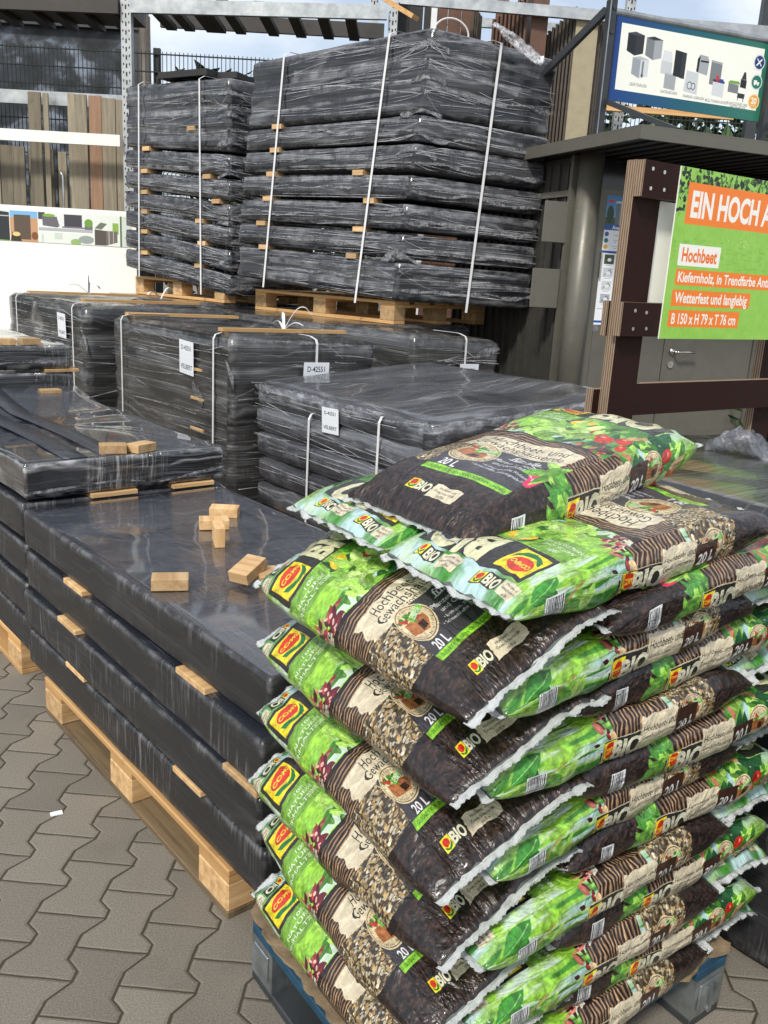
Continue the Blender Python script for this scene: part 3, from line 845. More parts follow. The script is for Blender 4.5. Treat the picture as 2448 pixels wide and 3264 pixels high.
def shed_sign_art():
    W_, H_ = 1250, 460
    A = Art(W_, H_)
    x = np.linspace(0, 1, W_)[None, :, None]
    blue, teal, green = np.array(C(18, 62, 130)), np.array(C(20, 92, 104)), np.array(C(50, 120, 90))
    A.a[:] = np.where(x < .5, blue + (teal - blue) * x * 2, teal + (green - teal) * (x - .5) * 2)
    WH = C(240, 241, 230)
    A.rect(40, 62, 1120, 420, WH)
    def shed(x0, y0, w, h, c1, c2, roof):
        A.poly([(x0, y0 + h * .16), (x0 + w * .5, y0), (x0 + w * .5, y0 + h * .86), (x0, y0 + h * .9)], c1)
        A.poly([(x0 + w * .5, y0), (x0 + w, y0 + h * .14), (x0 + w, y0 + h * .9), (x0 + w * .5, y0 + h * .86)], c2)
        A.poly([(x0 - 4, y0 + h * .9), (x0 + w * .5, y0 + h * .84), (x0 + w + 4, y0 + h * .9), (x0 + w * .45, y0 + h)], roof)
    K, K2, G1, G2 = C(28, 30, 32), C(44, 46, 50), C(120, 124, 128), C(160, 164, 168)
    shed(92, 258, 118, 128, K, K2, C(60, 70, 74)); shed(226, 250, 118, 128, G1, G2, K2)
    shed(142, 140, 118, 120, C(150, 158, 164), C(206, 210, 212), C(176, 182, 186)); A.rect(214, 152, 226, 236, C(110, 116, 122)); A.ell(220, 158, 8, 10, C(70, 74, 78))
    A.poly([(350, 188), (432, 182), (432, 254), (350, 258)], C(196, 200, 202)); A.poly([(350, 258), (432, 254), (420, 312), (360, 316)], C(216, 219, 221))
    A.poly([(386, 110), (470, 104), (470, 186), (386, 190)], G2); A.poly([(386, 190), (470, 186), (470, 196), (386, 200)], C(190, 194, 196))
    A.poly([(444, 186), (530, 176), (530, 320), (444, 328)], K); A.poly([(498, 178), (530, 176), (530, 320), (498, 322)], K2)
    A.poly([(536, 110), (640, 100), (636, 220), (544, 228)], C(198, 204, 206)); A.ell(578, 146, 20, 22, C(70, 74, 78)); A.ell(578, 146, 15, 17, C(206, 210, 212)); A.ell(606, 144, 17, 20, C(70, 74, 78)); A.ell(606, 144, 12, 15, C(206, 210, 212))
    A.poly([(616, 226), (700, 216), (704, 300), (690, 322), (630, 326), (614, 300)], G2); A.rect(640, 286, 700, 296, K); A.poly([(614, 230), (630, 226), (634, 320), (616, 300)], K)
    A.poly([(722, 172), (808, 164), (808, 296), (722, 302)], G1); A.poly([(722, 296), (808, 290), (808, 302), (722, 308)], G2)
    A.poly([(752, 112), (842, 106), (842, 186), (752, 190)], C(206, 210, 212)); A.poly([(752, 190), (842, 186), (842, 200), (752, 204)], K2); A.rect(774, 192, 792, 226, C(200, 34, 34)); A.rect(796, 190, 832, 210, C(40, 70, 150))
    A.poly([(874, 146), (956, 142), (956, 192), (874, 196)], G1)
    for k in range(16): A.ell(880 + 5 * k, 200 + 4 * (k % 3), 8, 6, C(110, 160, 60))
    A.poly([(966, 182), (1014, 178), (1014, 226), (966, 230)], K); A.poly([(970, 230), (1010, 228), (1000, 270), (986, 272)], K2)
    A.poly([(954, 120), (1010, 118), (1014, 146), (956, 148)], K2); A.line([(964, 146), (960, 104)], 5, K2); A.line([(1004, 146), (1004, 100)], 5, K2)
    GR = C(110, 112, 112)
    for tx, x0, y0 in (('GERÄTEHÄUSER', 202, 104), ('GARTENBOXEN', 430, 90), ('FAHRRAD-GARAGEN', 620, 84), ('MÜLLTONNEN-BOXEN', 800, 80), ('PFLANZGEFÄSSE UND', 962, 84), ('GARTEN-HELFER', 968, 66)):
        A.text(tx, x0, y0, 24, GR, 0, .72, .01)
    A.ell(1092, 340, 46, 46, C(206, 214, 222)); A.ell(1092, 340, 38, 38, C(30, 54, 110)); A.line([(1072, 320), (1112, 360)], 9, WH); A.line([(1072, 360), (1112, 320)], 6, WH)
    A.ell(1092, 226, 46, 46, C(206, 222, 214)); A.ell(1092, 226, 38, 38, C(30, 110, 96)); A.rect(1070, 214, 1096, 236, WH); A.rect(1098, 214, 1114, 228, WH); A.ell(1080, 212, 6, 6, WH); A.ell(1104, 212, 6, 6, WH)
    A.ell(1092, 112, 46, 46, C(236, 214, 170)); A.ell(1092, 112, 38, 38, C(226, 160, 60)); A.text('20', 1092, 118, 50, WH, 0, .9, .03); A.text('JAHRE', 1092, 90, 14, WH)
    A.rect(1160, 20, 1250, 200, C(30, 34, 60)); A.rect(1164, 24, 1250, 196, C(236, 238, 240)); A.rect(1172, 60, 1250, 188, C(30, 34, 60))
    return A.image('shed_sign_print')
MAT['shed_sign'] = img_mat('shed_range_sign', shed_sign_art(), 0.35)

def door_poster_art():
    W_, H_ = 330, 900
    A = Art(W_, H_, C(238, 241, 244))
    A.rect(0, 700, W_, 900, C(120, 176, 214), C(60, 120, 180)); A.rect(0, 700, W_, 750, C(60, 84, 50)); A.ell(40, 770, 26, 60, C(30, 60, 34)); A.rect(20, 850, 60, 868, C(200, 40, 40))
    A.poly([(80, 706), (110, 700), (110, 850), (80, 846)], C(104, 112, 120)); A.poly([(110, 700), (260, 716), (260, 856), (110, 850)], C(146, 154, 160)); A.poly([(70, 846), (270, 858), (266, 870), (80, 862)], C(190, 196, 200)); A.rect(190, 712, 226, 830, C(60, 70, 80))
    A.rect(0, 664, W_, 704, C(28, 84, 150)); A.text('AvantGarde', 150, 684, 38, C(244, 246, 250), 0, .9, .02)
    for k, c in enumerate((C(70, 90, 160), C(40, 120, 110), C(226, 170, 70))):
        A.ell(30, 636 - 44 * k, 16, 16, c)
        for j in range(3): A.rect(80 + 70 * j, 640 - 44 * k - (12 if k == 0 else 0), 130 + 70 * j, 643 - 44 * k - (12 if k == 0 else 0), C(150, 156, 164)); A.rect(96 + 70 * j, 626 - 44 * k, 110 + 70 * j, 630 - 44 * k, C(120, 126, 134))
    A.rect(0, 506, W_, 522, C(28, 84, 150))
    for r_ in range(4):
        for c_ in range(3):
            x0, y0 = 34 + 94 * c_, 430 - 92 * r_
            A.rect(x0, y0, x0 + 74, y0 + 66, [C(60, 70, 40), C(196, 202, 206), C(206, 210, 214), C(170, 178, 184)][(r_ + c_) % 4]); A.line([(x0 + 10, y0 + 12), (x0 + 50, y0 + 54), (x0 + 66, y0 + 30)], 5, C(90, 96, 102)); A.ell(x0 + 40, y0 + 30, 16, 12, C(226, 228, 230)); A.rect(x0 + 12, y0 - 9, x0 + 60, y0 - 6, C(140, 146, 152))
    A.rect(20, 112, 220, 116, C(140, 146, 152)); A.ell(110, 66, 26, 46, C(150, 156, 156)); A.rect(0, 14, W_, 30, C(28, 84, 170))
    return A.image('door_poster_print')
MAT['door_poster'] = img_mat('door_poster', door_poster_art(), 0.35)

def strip_art():
    W_, H_ = 1300, 330
    A = Art(W_, H_, C(238, 241, 230))
    for k in range(7): A.rect(20, 260 - 16 * k, 20 + rng.uniform(60, 120), 263 - 16 * k, C(176, 180, 172))
    A.rect(0, 118, 165, 124, C(130, 134, 128))
    for k in range(6): A.rect(0, 100 - 18 * k, 165, 106 - 18 * k, C(196, 200, 192))
    A.rect(170, 0, 380, 300, C(206, 226, 214)); A.ell(185, 90, 30, 70, C(60, 100, 50)); A.rect(170, 0, 380, 30, C(110, 170, 60))
    A.poly([(205, 20), (260, 10), (260, 300), (205, 200)], C(70, 78, 84)); A.poly([(260, 10), (380, 6), (380, 280), (260, 296)], C(46, 48, 52)); A.rect(262, 240, 378, 250, C(190, 190, 186))
    for k in range(8): A.rect(262, 30 + 26 * k, 378, 32 + 26 * k, C(64, 66, 70))
    A.rect(385, 0, 595, 300, C(150, 196, 226), C(120, 176, 220)); A.rect(385, 0, 595, 235, C(196, 150, 110)); A.rect(415, 20, 540, 262, C(92, 78, 66)); A.poly([(385, 0), (470, 0), (450, 70), (400, 90)], C(60, 50, 34)); A.ell(430, 70, 30, 22, C(226, 200, 130)); A.ell(570, 60, 26, 40, C(130, 80, 50))
    A.rect(600, 118, 1010, 300, C(226, 230, 224)); A.rect(600, 230, 650, 300, C(70, 72, 76)); A.poly([(632, 170), (740, 156), (760, 170), (740, 262), (630, 264)], C(104, 102, 108)); A.ell(680, 272, 48, 16, C(130, 170, 60)); A.rect(795, 172, 930, 290, C(66, 66, 72)); A.rect(780, 156, 950, 172, C(120, 116, 124)); A.rect(950, 124, 1010, 200, C(110, 110, 116)); A.ell(980, 216, 32, 40, C(110, 156, 60)); A.rect(600, 118, 1010, 150, C(176, 176, 180))
    A.rect(600, 0, 1010, 110, C(224, 230, 220)); A.rect(720, 40, 780, 104, C(200, 212, 200)); A.ell(880, 20, 40, 34, C(150, 180, 110)); A.ell(960, 50, 60, 40, C(150, 160, 156)); A.rect(620, 0, 636, 80, C(196, 206, 198))
    A.rect(1016, 0, 1210, 300, C(226, 232, 222)); A.rect(1160, 120, 1206, 230, C(140, 176, 80)); A.poly([(1024, 4), (1110, 4), (1110, 150), (1024, 160)], C(86, 78, 72)); A.poly([(1110, 4), (1196, 40), (1196, 150), (1110, 150)], C(112, 104, 98)); A.poly([(1024, 170), (1070, 230), (1120, 220), (1076, 160)], C(110, 116, 100)); A.rect(1130, 10, 1134, 150, C(220, 220, 214)); A.rect(1164, 24, 1167, 150, C(220, 220, 214))
    A.rect(1216, 0, 1300, 300, C(206, 216, 206)); A.rect(1216, 0, 1230, 300, C(90, 110, 80))
    return A.image('photo_strip_print')
MAT['strip'] = img_mat('photo_strip', strip_art(), 0.4)

def label_art(two=True):
    A = Art(200, 260 if two else 110, C(226, 230, 234))
    if two:
        A.text('D-42551', 100, 205, 50, C(24, 24, 28), 0, .82, .012); A.text('VELBERT', 100, 58, 52, C(24, 24, 28), 0, .80, .012)
    else:
        A.text('D-42551', 100, 66, 50, C(24, 24, 28), 0, .82, .012)
    return A.image('address_label_print')
MAT['label2'] = img_mat('address_label', label_art(), 0.45)
MAT['label1'] = img_mat('address_label_short', label_art(False), 0.45)
# ---------------------------------------------------------------- builders
def panel(name, w, h, th, mats, parent=None, loc=(0, 0, 0), rot=None, uvcrop=(0, 0, 1, 1)):
    """upright board: x = width, z = height, printed on its -y face"""
    bm = bmesh.new()
    uvl = bm.loops.layers.uv.new('UVMap')
    nx = 1
    P = [(-w / 2, 0, -h / 2), (w / 2, 0, -h / 2), (w / 2, 0, h / 2), (-w / 2, 0, h / 2)]
    f = [bm.verts.new(p) for p in P]
    k = [bm.verts.new((p[0], th, p[2])) for p in P]
    face = bm.faces.new(f)
    u0, v0, u1, v1 = uvcrop
    for l, uv in zip(face.loops, ((u0, v0), (u1, v0), (u1, v1), (u0, v1))): l[uvl].uv = uv
    fs = [bm.faces.new(k[::-1])]
    for i in range(4): fs.append(bm.faces.new((f[(i + 1) % 4], f[i], k[i], k[(i + 1) % 4])))
    for q in fs: q.material_index = 1 if len(mats) > 1 else 0
    me = bpy.data.meshes.new(name); bm.to_mesh(me); bm.free()
    o = link(name, me, mats, parent)
    o.location = loc
    if rot is not None: o.rotation_euler = rot
    return o

def ring_layout(C4, r, step):
    """per-edge subdivision counts"""
    return [max(2, int((Vector(C4[(i + 1) % 4]) - Vector(C4[i])).length / step)) for i in range(4)]

def ring_pts(C4, r, counts, arc=4):
    out = []
    C4 = [Vector(c) for c in C4]
    for i in range(4):
        p, a, b_ = C4[i], C4[i - 1], C4[(i + 1) % 4]
        da, db = (a - p), (b_ - p)
        la, lb = da.length, db.length
        q0 = p + da * (r / la); q1 = p + db * (r / lb)
        for k in range(arc + 1):
            t = k / arc
            out.append(q0 * (1 - t) ** 2 + p * 2 * t * (1 - t) + q1 * t * t)
        n = C4[(i + 1) % 4]
        q2 = n + (p - n) * (r / lb)
        for k in range(1, counts[i]):
            out.append(q1.lerp(q2, k / counts[i]))
    return out

def inset4(C4, d):
    C4 = [Vector(c) for c in C4]
    out = []
    for i in range(4):
        p = C4[i]
        a = (C4[i - 1] - p); b_ = (C4[(i + 1) % 4] - p)
        a.z = b_.z = 0
        out.append(p + a.normalized() * d + b_.normalized() * d)
    return out

def wrapped_mesh(name, levels, seed=0, amp=0.008, r=0.035, step=0.07, cap_levels=(0.8, 0.55, 0.3, 0.08), sag=0.0, dent=0.0, hi=1.0, capfn=None):
    """levels: list of (corners[4] of Vector3, radius factor). Rounded-rectangle loops skinned into a film-wrapped body; cap faces use material 1"""
    counts = ring_layout(levels[-1][0], r, step)
    bm = bmesh.new(); uvl = bm.loops.layers.uv.new('UVMap')
    rings, per = [], None
    cen = sum((Vector(c) for c in levels[len(levels) // 2][0]), Vector()) / 4
    lens = None
    for li, (C4, rf) in enumerate(levels):
        pts = ring_pts(C4, max(0.004, r * rf), counts)
        c0 = sum((Vector(c) for c in C4), Vector()) / 4
        if lens is None:
            lens = [0.0]
            for i in range(len(pts)): lens.append(lens[-1] + (pts[(i + 1) % len(pts)] - pts[i]).length)
        q = []
        for p in pts:
            d = Vector((p.x - c0.x, p.y - c0.y, 0)).normalized()
            k = amp * fbm(p, 3.1, 3, seed) + amp * 0.55 * hi * fbm((p.x * 1.0, p.y * 1.0, p.z * 3.0), 9.0, 2, seed + 5)
            p2 = p + d * k
            p2.z += amp * 0.7 * fbm(p, 2.2, 2, seed + 9)
            q.append(p2)
        rings.append([bm.verts.new(p) for p in q])
    n = len(rings[0])
    for a in range(len(rings) - 1):
        for i in range(n):
            j = (i + 1) % n
            f = bm.faces.new((rings[a][i], rings[a][j], rings[a + 1][j], rings[a + 1][i]))
            f.material_index = 0
            for l, (u, v) in zip(f.loops, ((lens[i], 0), (lens[i + 1], 0), (lens[i + 1], 1), (lens[i], 1))):
                l[uvl].uv = (u, l.vert.co.z)
    top = levels[-1][0]
    ct = sum((Vector(c) for c in top), Vector()) / 4
    ex = (Vector(top[1]) - Vector(top[0])).normalized(); ey = (Vector(top[3]) - Vector(top[0])).normalized()
    prev = rings[-1]
    base = [v.co.copy() for v in prev]
    for s_ in cap_levels:
        new = []
        for p in base:
            q = ct + (p - ct) * s_
            e = 1 - s_
            q.z += -sag * math.sin(min(1, e * 2.2) * math.pi / 2) + dent * fbm(q, 2.6, 3, seed + 3) * min(1, e * 5)
            if capfn: q.z += capfn(q)
            new.append(bm.verts.new(q))
        for i in range(n):
            j = (i + 1) % n
            f = bm.faces.new((prev[i], prev[j], new[j], new[i])); f.material_index = 1
        prev = new
    f = bm.faces.new(prev); f.material_index = 1
    for f in bm.faces:
        f.smooth = True
        if f.material_index == 1:
            for l in f.loops:
                d = l.vert.co - ct
                l[uvl].uv = (d.dot(ex) + 3.3, d.dot(ey) + 1.7)
    fb = bm.faces.new(rings[0][::-1])
    me = bpy.data.meshes.new(name); bm.to_mesh(me); bm.free()
    return me

def quad3(x0, x1, y0, y1, z): return [Vector((x0, y0, z)), Vector((x1, y0, z)), Vector((x1, y1, z)), Vector((x0, y1, z))]

def pack_levels(x0, x1, y0, y1, z0, z1, e=0.012, mid=3, bulge=0.0):
    L = [(inset4(quad3(x0, x1, y0, y1, z0), e * 0.9), 0.7)]
    zz = [z0 + 0.012] + [z0 + (z1 - z0) * k / (mid + 1) for k in range(1, mid + 1)] + [z1 - 0.014]
    for z in zz: L.append((quad3(x0, x1, y0, y1, z), 1.0))
    L.append((inset4(quad3(x0, x1, y0, y1, z1 - 0.002), 0.003), 0.9))
    L.append((inset4(quad3(x0, x1, y0, y1, z1), 0.010), 0.8))
    return L

def pallet(name, W, L, H, label=None, cat=None, group=None, parent=None, loc=(0, 0, 0), rotz=0.0, mats=('pine', 'pine_x', 'pine_block', 'pine'), blk=0.145, bw=0.10):
    """wooden pallet: x = width, y = length; deck on blocks on skids"""
    t = 0.02 * H / 0.144 * 1.05
    d = MB()
    nb = 5; w = 0.125 * W / 0.8
    for i in range(nb):
        c = -W / 2 + w / 2 + (W - w) * i / (nb - 1)
        d.box(c - w / 2, c + w / 2, -L / 2, L / 2, H - t, H, bevel=0.003)
    ys = (-L / 2 + blk / 2, 0, L / 2 - blk / 2)
    for y in ys: d.box(-W / 2 + 0.002, W / 2 - 0.002, y - blk / 2, y + blk / 2, H - 2 * t, H - t - 0.0005)
    root = d.obj(name, MAT[mats[0]], parent, loc=loc, rotz=rotz)
    if label: tag(root, label, cat, group)
    b0 = None
    for y in ys:
        for x in (-W / 2 + bw / 2, 0, W / 2 - bw / 2):
            if b0 is None:
                b0 = MB().box(-bw / 2, bw / 2, -blk / 2, blk / 2, t + 0.0005, H - 2 * t - 0.0005, bevel=0.003).obj('block', MAT[mats[2]], root)
                o = b0
            else:
                o = b0.copy(); COL.objects.link(o); o.parent = root
            o.location = (x, y, 0)
    s0 = None
    for x in (-W / 2 + bw / 2, 0, W / 2 - bw / 2):
        if s0 is None:
            s0 = MB().box(-bw / 2, bw / 2, -L / 2, L / 2, 0, t, bevel=0.002).obj('skid', MAT[mats[3]], root); o = s0
        else:
            o = s0.copy(); COL.objects.link(o); o.parent = root
        o.location = (x, 0, 0)
    return root

def spacer_mesh(lx, ly, lz):
    return MB().box(-lx / 2, lx / 2, -ly / 2, ly / 2, -lz / 2, lz / 2, bevel=0.0015).mesh('spacer_block')

# ---- potting soil bags
N0 = Vector((0.132, 1.117, 0)); UU = Vector((-0.588, 0.809, 0)); VV = Vector((0.809, 0.588, 0))
def layer_z(wx, wy, i, kind=''):
    d = Vector((wx, wy, 0)) - N0
    u, v = d.dot(UU), d.dot(VV)
    uu, vv = min(1.15, max(-0.1, u / 0.61)), min(1.15, max(-0.1, v / 0.80))
    z = 0.207 + i * (0.0700 + 0.0006 * uu + 0.0060 * vv)
    ov = 0.0
    if u < 0: ov += 0.9 * u * u + 0.10 * -u
    if v > 0.82: ov += 2.2 * (v - 0.82) ** 2
    if kind == 'A' and v < 0.17: ov += 0.20 * (0.17 - v) + 0.75 * (0.17 - v) ** 2
    if kind == 'A' and v > 0.10: ov -= 0.022 * min(1.0, (v - 0.10) / 0.12)
    return z - ov * (1.0 if i < 12.5 else 0.2)

def soil_bag(name, label, cx_, cy, ydir, i, seed, W=0.315, T=0.088, L=0.555, group='printed potting soil bags stacked on the blue pallet', tilt=None, puff=1.0, kind=''):
    yd = Vector((ydir[0], ydir[1], 0)).normalized(); xd = Vector((yd.y, -yd.x, 0))
    base = Vector((cx_, cy, layer_z(cx_, cy, i, kind)))
    rz = math.atan2(xd.y, xd.x)
    root = thing(name, label, 'soil bag', base, rz, group)
    nF, nS, nL = 18, 6, 44
    n = 2 * nF + 2 * nS
    rnd = random.Random(seed)
    bm = bmesh.new(); uvl = bm.loops.layers.uv.new('UVMap')
    rings, us = [], []
    for k in range(n):
        if k < nF: t = k / nF; a, b_ = -1 + 2 * t, 1; us.append(t * FW)
        elif k < nF + nS: t = (k - nF) / nS; a, b_ = 1, 1 - 2 * t; us.append(FW + t * SW)
        elif k < 2 * nF + nS: t = (k - nF - nS) / nF; a, b_ = 1 - 2 * t, -1; us.append(FW + SW + t * FW)
        else: t = (k - 2 * nF - nS) / nS; a, b_ = -1, -1 + 2 * t; us.append(2 * FW + SW + t * SW)
        ex_ = 2.5 if (kind == 'A' and a < 0) else 4.4
        s_ = 1 / (abs(a) ** ex_ + abs(b_) ** ex_) ** (1 / ex_)
        rings.append((a * s_, b_ * s_))
    us.append(BW)
    if kind == 'A': us = [q + 142 for q in us]
    bend = rnd.uniform(-0.010, 0.010); skew = rnd.uniform(-0.008, 0.008)
    rows = []
    sag_c = rnd.uniform(0.0, 0.004)
    for j in range(nL + 1):
        s_ = -1 + 2 * j / nL
        s_ = math.copysign(abs(s_) ** 0.85, s_)
        e = abs(s_)
        tb = max(0.05, (1 - e ** 3.0) ** 0.80) if (kind == 'A' and s_ < 0) else max(0.05, (1 - e ** 4.6) ** 0.62)
        wf = 1.0 - 0.05 * (1 - e ** 8) * (1 if e < 0.98 else 0) * 0 - 0.035 * e ** 10
        row = []
        for (a, b_) in rings:
            x = a * W / 2 * wf + bend * (1 - s_ * s_) + skew * s_
            y = s_ * L / 2
            lf = max(0.0, min(1.0, (-a - 0.15) / 0.5)) if kind == 'A' else 0.0
            z = b_ * (T + 0.008 * lf * lf * (3 - 2 * lf)) / 2 * tb * puff
            w = base + xd * x + yd * y
            nn = fbm((w.x * 1.0, w.y * 1.0, i * 0.37 + b_ * 0.3), 9.0, 3, seed * 1.3)
            # crimps running in from the seams
            cr = noise.noise(Vector((a * 9 + seed, b_ * 2 + seed * 0.3, math.copysign(1, s_)))) * max(0, (e - 0.55) / 0.45) ** 1.5
            z += 0.0095 * nn * tb + 0.013 * cr * (1 if b_ > -0.5 else 0.4)
            x += 0.006 * fbm((w.x, w.y, i + 3), 7, 2, seed + 2) + math.copysign(0.004, a) * cr * (1 - abs(b_))
            z -= sag_c * (1 - e)
            if tilt: z += tilt(x, y)
            w = base + xd * x + yd * y
            zz = layer_z(w.x, w.y, i, kind) - base.z
            row.append(bm.verts.new((x, y, zz + z)))
        rows.append(row)
    for j in range(nL):
        v0, v1 = [0.5 + 0.5 * math.copysign(abs(-1 + 2 * q / nL) ** 0.85, -1 + 2 * q / nL) for q in (j, j + 1)]
        for k in range(n):
            k2 = (k + 1) % n
            f = bm.faces.new((rows[j][k], rows[j][k2], rows[j + 1][k2], rows[j + 1][k]))
            f.smooth = True
            for l, (uu, v_) in zip(f.loops, ((us[k], v0), (us[k + 1], v0), (us[k + 1], v1), (us[k], v1))): l[uvl].uv = (uu / BW, v_)
    bm.faces.new(rows[0][::-1]); bm.faces.new(rows[-1])
    bmesh.ops.recalc_face_normals(bm, faces=bm.faces)
    me = bpy.data.meshes.new('film_body'); bm.to_mesh(me); bm.free()
    link('film_body', me, MAT['bag'], root)
    for sg in (-1, 1):
        bm = bmesh.new(); uvl = bm.loops.layers.uv.new('UVMap')
        nx, ny = 72, 4
        ln = 0.019
        G = []
        for q in range(ny + 1):
            row = []
            for p in range(nx + 1):
                a = -1 + 2 * p / nx
                x = a * W / 2 * 0.985 + skew * sg
                y = sg * (L / 2 - 0.006 + ln * q / ny)
                if q == ny: y += sg * (0.0016 if p % 2 else -0.0008) + sg * 0.003 * noise.noise(Vector((a * 6, seed, sg)))
                wv = noise.noise(Vector((a * 7 + seed, sg * 3.1, seed * 0.7)))
                wv2 = noise.noise(Vector((a * 19 + seed, sg * 1.1, seed * 0.2)))
                w = base + xd * x + yd * y
                z = layer_z(w.x, w.y, i, kind) - base.z + 0.008 * wv * (0.3 + q / ny) + 0.003 * wv2 * q / ny + (0.004 if sg < 0 else 0.0) * (q / ny)
                if tilt: z += tilt(x, y)
                row.append(bm.verts.new((x, y, z)))
            G.append(row)
        for q in range(ny):
            for p in range(nx):
                f = bm.faces.new((G[q][p], G[q][p + 1], G[q + 1][p + 1], G[q + 1][p])); f.smooth = True
                for l, (uu, v_) in zip(f.loops, ((p, q), (p + 1, q), (p + 1, q + 1), (p, q + 1))): l[uvl].uv = (uu / nx, v_ / ny)
        bmesh.ops.solidify(bm, geom=bm.faces[:], thickness=0.0016)
        me = bpy.data.meshes.new('seam'); bm.to_mesh(me); bm.free()
        link('seam', me, MAT['seam'], root)
    return root

# row frame of the yard: every low stack stands along these two directions
E1 = Vector((-0.645, 0.764, 0)); E2 = Vector((0.764, 0.645, 0)); ROWZ = math.radians(40.2)
def row(e1, e2, z=0.0): return E1 * e1 + E2 * e2 + Vector((0, 0, z))
# ---------------------------------------------------------------- ground
def ground_mat():
    m, nt, b = new_mat('concrete_pavers')
    v = mapped(nt, 'Object', (1, 1, 1), (0, 0, math.radians(2.8)))
    sx = nt.nodes.new('ShaderNodeSeparateXYZ'); nt.links.new(v, sx.inputs[0])
    wob = noise_n(nt, mapped(nt, 'Object', (18, 18, 18)), 1.0, 3)
    wb = math_(nt, 'MULTIPLY_ADD', wob, 0.006, -0.003)
    X = math_(nt, 'ADD', math_(nt, 'ADD', sx.outputs[0], 0.0), wb)
    Y = math_(nt, 'ADD', sx.outputs[1], wb)
    Pt, Am, Pd = 0.134, 0.033, 0.193
    X0, Y0 = 0.4885 - 10 * Pt, 1.668 + 0.02
    xr = math_(nt, 'DIVIDE', math_(nt, 'SUBTRACT', X, X0 + Am / 2), Pt)
    i = math_(nt, 'ROUND', xr)
    par = math_(nt, 'MODULO', math_(nt, 'ADD', i, 2000), 2.0)
    ph = math_(nt, 'FRACT', math_(nt, 'ADD', math_(nt, 'DIVIDE', math_(nt, 'SUBTRACT', Y, Y0), Pd), math_(nt, 'MULTIPLY', par, 0.5)))
    # wave: 0 on [0,.40], up to 1 at .68, flat to .85, back to 0 at 1
    upw = nt.nodes.new('ShaderNodeMapRange'); upw.inputs[1].default_value = .40; upw.inputs[2].default_value = .68; nt.links.new(ph, upw.inputs[0])
    dn = nt.nodes.new('ShaderNodeMapRange'); dn.inputs[1].default_value = .85; dn.inputs[2].default_value = 1.0; dn.inputs[3].default_value = 1; dn.inputs[4].default_value = 0; nt.links.new(ph, dn.inputs[0])
    wv = math_(nt, 'MINIMUM', upw.outputs[0], dn.outputs[0])
    zx = math_(nt, 'MULTIPLY_ADD', wv, Am, X0)
    d = math_(nt, 'SUBTRACT', X, math_(nt, 'MULTIPLY_ADD', i, Pt, zx))
    dz = math_(nt, 'ABSOLUTE', d)
    strip = math_(nt, 'ADD', i, math_(nt, 'SUBTRACT', math_(nt, 'GREATER_THAN', d, 0.0), 1.0))
    sp = math_(nt, 'MODULO', math_(nt, 'ADD', strip, 2000), 2.0)
    cy = math_(nt, 'DIVIDE', math_(nt, 'SUBTRACT', Y, Y0 + 0.20 * Pd), Pd)
    cyy = math_(nt, 'ADD', cy, math_(nt, 'MULTIPLY', sp, 0.5))
    rowi = math_(nt, 'ROUND', cyy)
    dc = math_(nt, 'MULTIPLY', math_(nt, 'ABSOLUTE', math_(nt, 'SUBTRACT', cyy, rowi)), Pd)
    jn = math_(nt, 'MINIMUM', dz, math_(nt, 'MULTIPLY', dc, 1.5))
    jv = noise_n(nt, mapped(nt, 'Object', (9, 9, 9)), 1.0, 4)
    jw = math_(nt, 'MULTIPLY_ADD', jv, 0.0034, 0.0006)
    edge = nt.nodes.new('ShaderNodeMapRange'); nt.links.new(jn, edge.inputs[0]); nt.links.new(jw, edge.inputs[1])
    nt.links.new(math_(nt, 'ADD', jw, 0.0022), edge.inputs[2])
    E_ = edge.outputs[0]
    # each stone its own tone
    cell = nt.nodes.new('ShaderNodeCombineXYZ'); nt.links.new(strip, cell.inputs[0]); nt.links.new(math_(nt, 'FLOOR', math_(nt, 'ADD', cyy, 0.0)), cell.inputs[1])
    wn_ = nt.nodes.new('ShaderNodeTexWhiteNoise'); nt.links.new(cell.outputs[0], wn_.inputs['Vector'])
    big = noise_n(nt, mapped(nt, 'Object', (1.6, 1.6, 1.6)), 1.0, 5)
    grain = noise_n(nt, mapped(nt, 'Object', (260, 260, 260)), 1.0, 3, 0.7)
    stone = ramp(nt, grain, [(0.30, (0.112, 0.098, 0.078)), (0.5, (0.178, 0.158, 0.128)), (0.68, (0.245, 0.221, 0.182)), (0.8, (0.38, 0.355, 0.31))])
    tone = math_(nt, 'ADD', math_(nt, 'MULTIPLY_ADD', wn_.outputs['Value'], 0.34, 0.60), math_(nt, 'MULTIPLY', big, 0.42))
    hsv = nt.nodes.new('ShaderNodeHueSaturation'); nt.links.new(stone, hsv.inputs['Color']); nt.links.new(tone, hsv.inputs['Value'])
    stain = ramp(nt, noise_n(nt, mapped(nt, 'Object', (3.3, 3.3, 3.3), (0, 0, 0), (4, 2, 0)), 1.0, 6, 0.65), [(0.56, (0, 0, 0)), (0.72, (1, 1, 1))])
    sc1 = mixc(nt, math_(nt, 'MULTIPLY', stain, 0.30), hsv.outputs[0], (0.075, 0.066, 0.048))
    moss = mixc(nt, jv, (0.030, 0.026, 0.014), (0.055, 0.045, 0.025))
    nt.links.new(mixc(nt, E_, moss, sc1), b.inputs['Base Color'])
    b.inputs['Roughness'].default_value = 0.85
    soft = nt.nodes.new('ShaderNodeMapRange'); nt.links.new(jn, soft.inputs[0]); soft.inputs[1].default_value = 0.001; soft.inputs[2].default_value = 0.010
    bump(nt, b, math_(nt, 'ADD', soft.outputs[0], math_(nt, 'MULTIPLY', grain, 0.10)), 0.45, 0.006)
    return m
bm = bmesh.new()
bmesh.ops.create_grid(bm, x_segments=4, y_segments=4, size=150)
me = bpy.data.meshes.new('ground'); bm.to_mesh(me); bm.free()
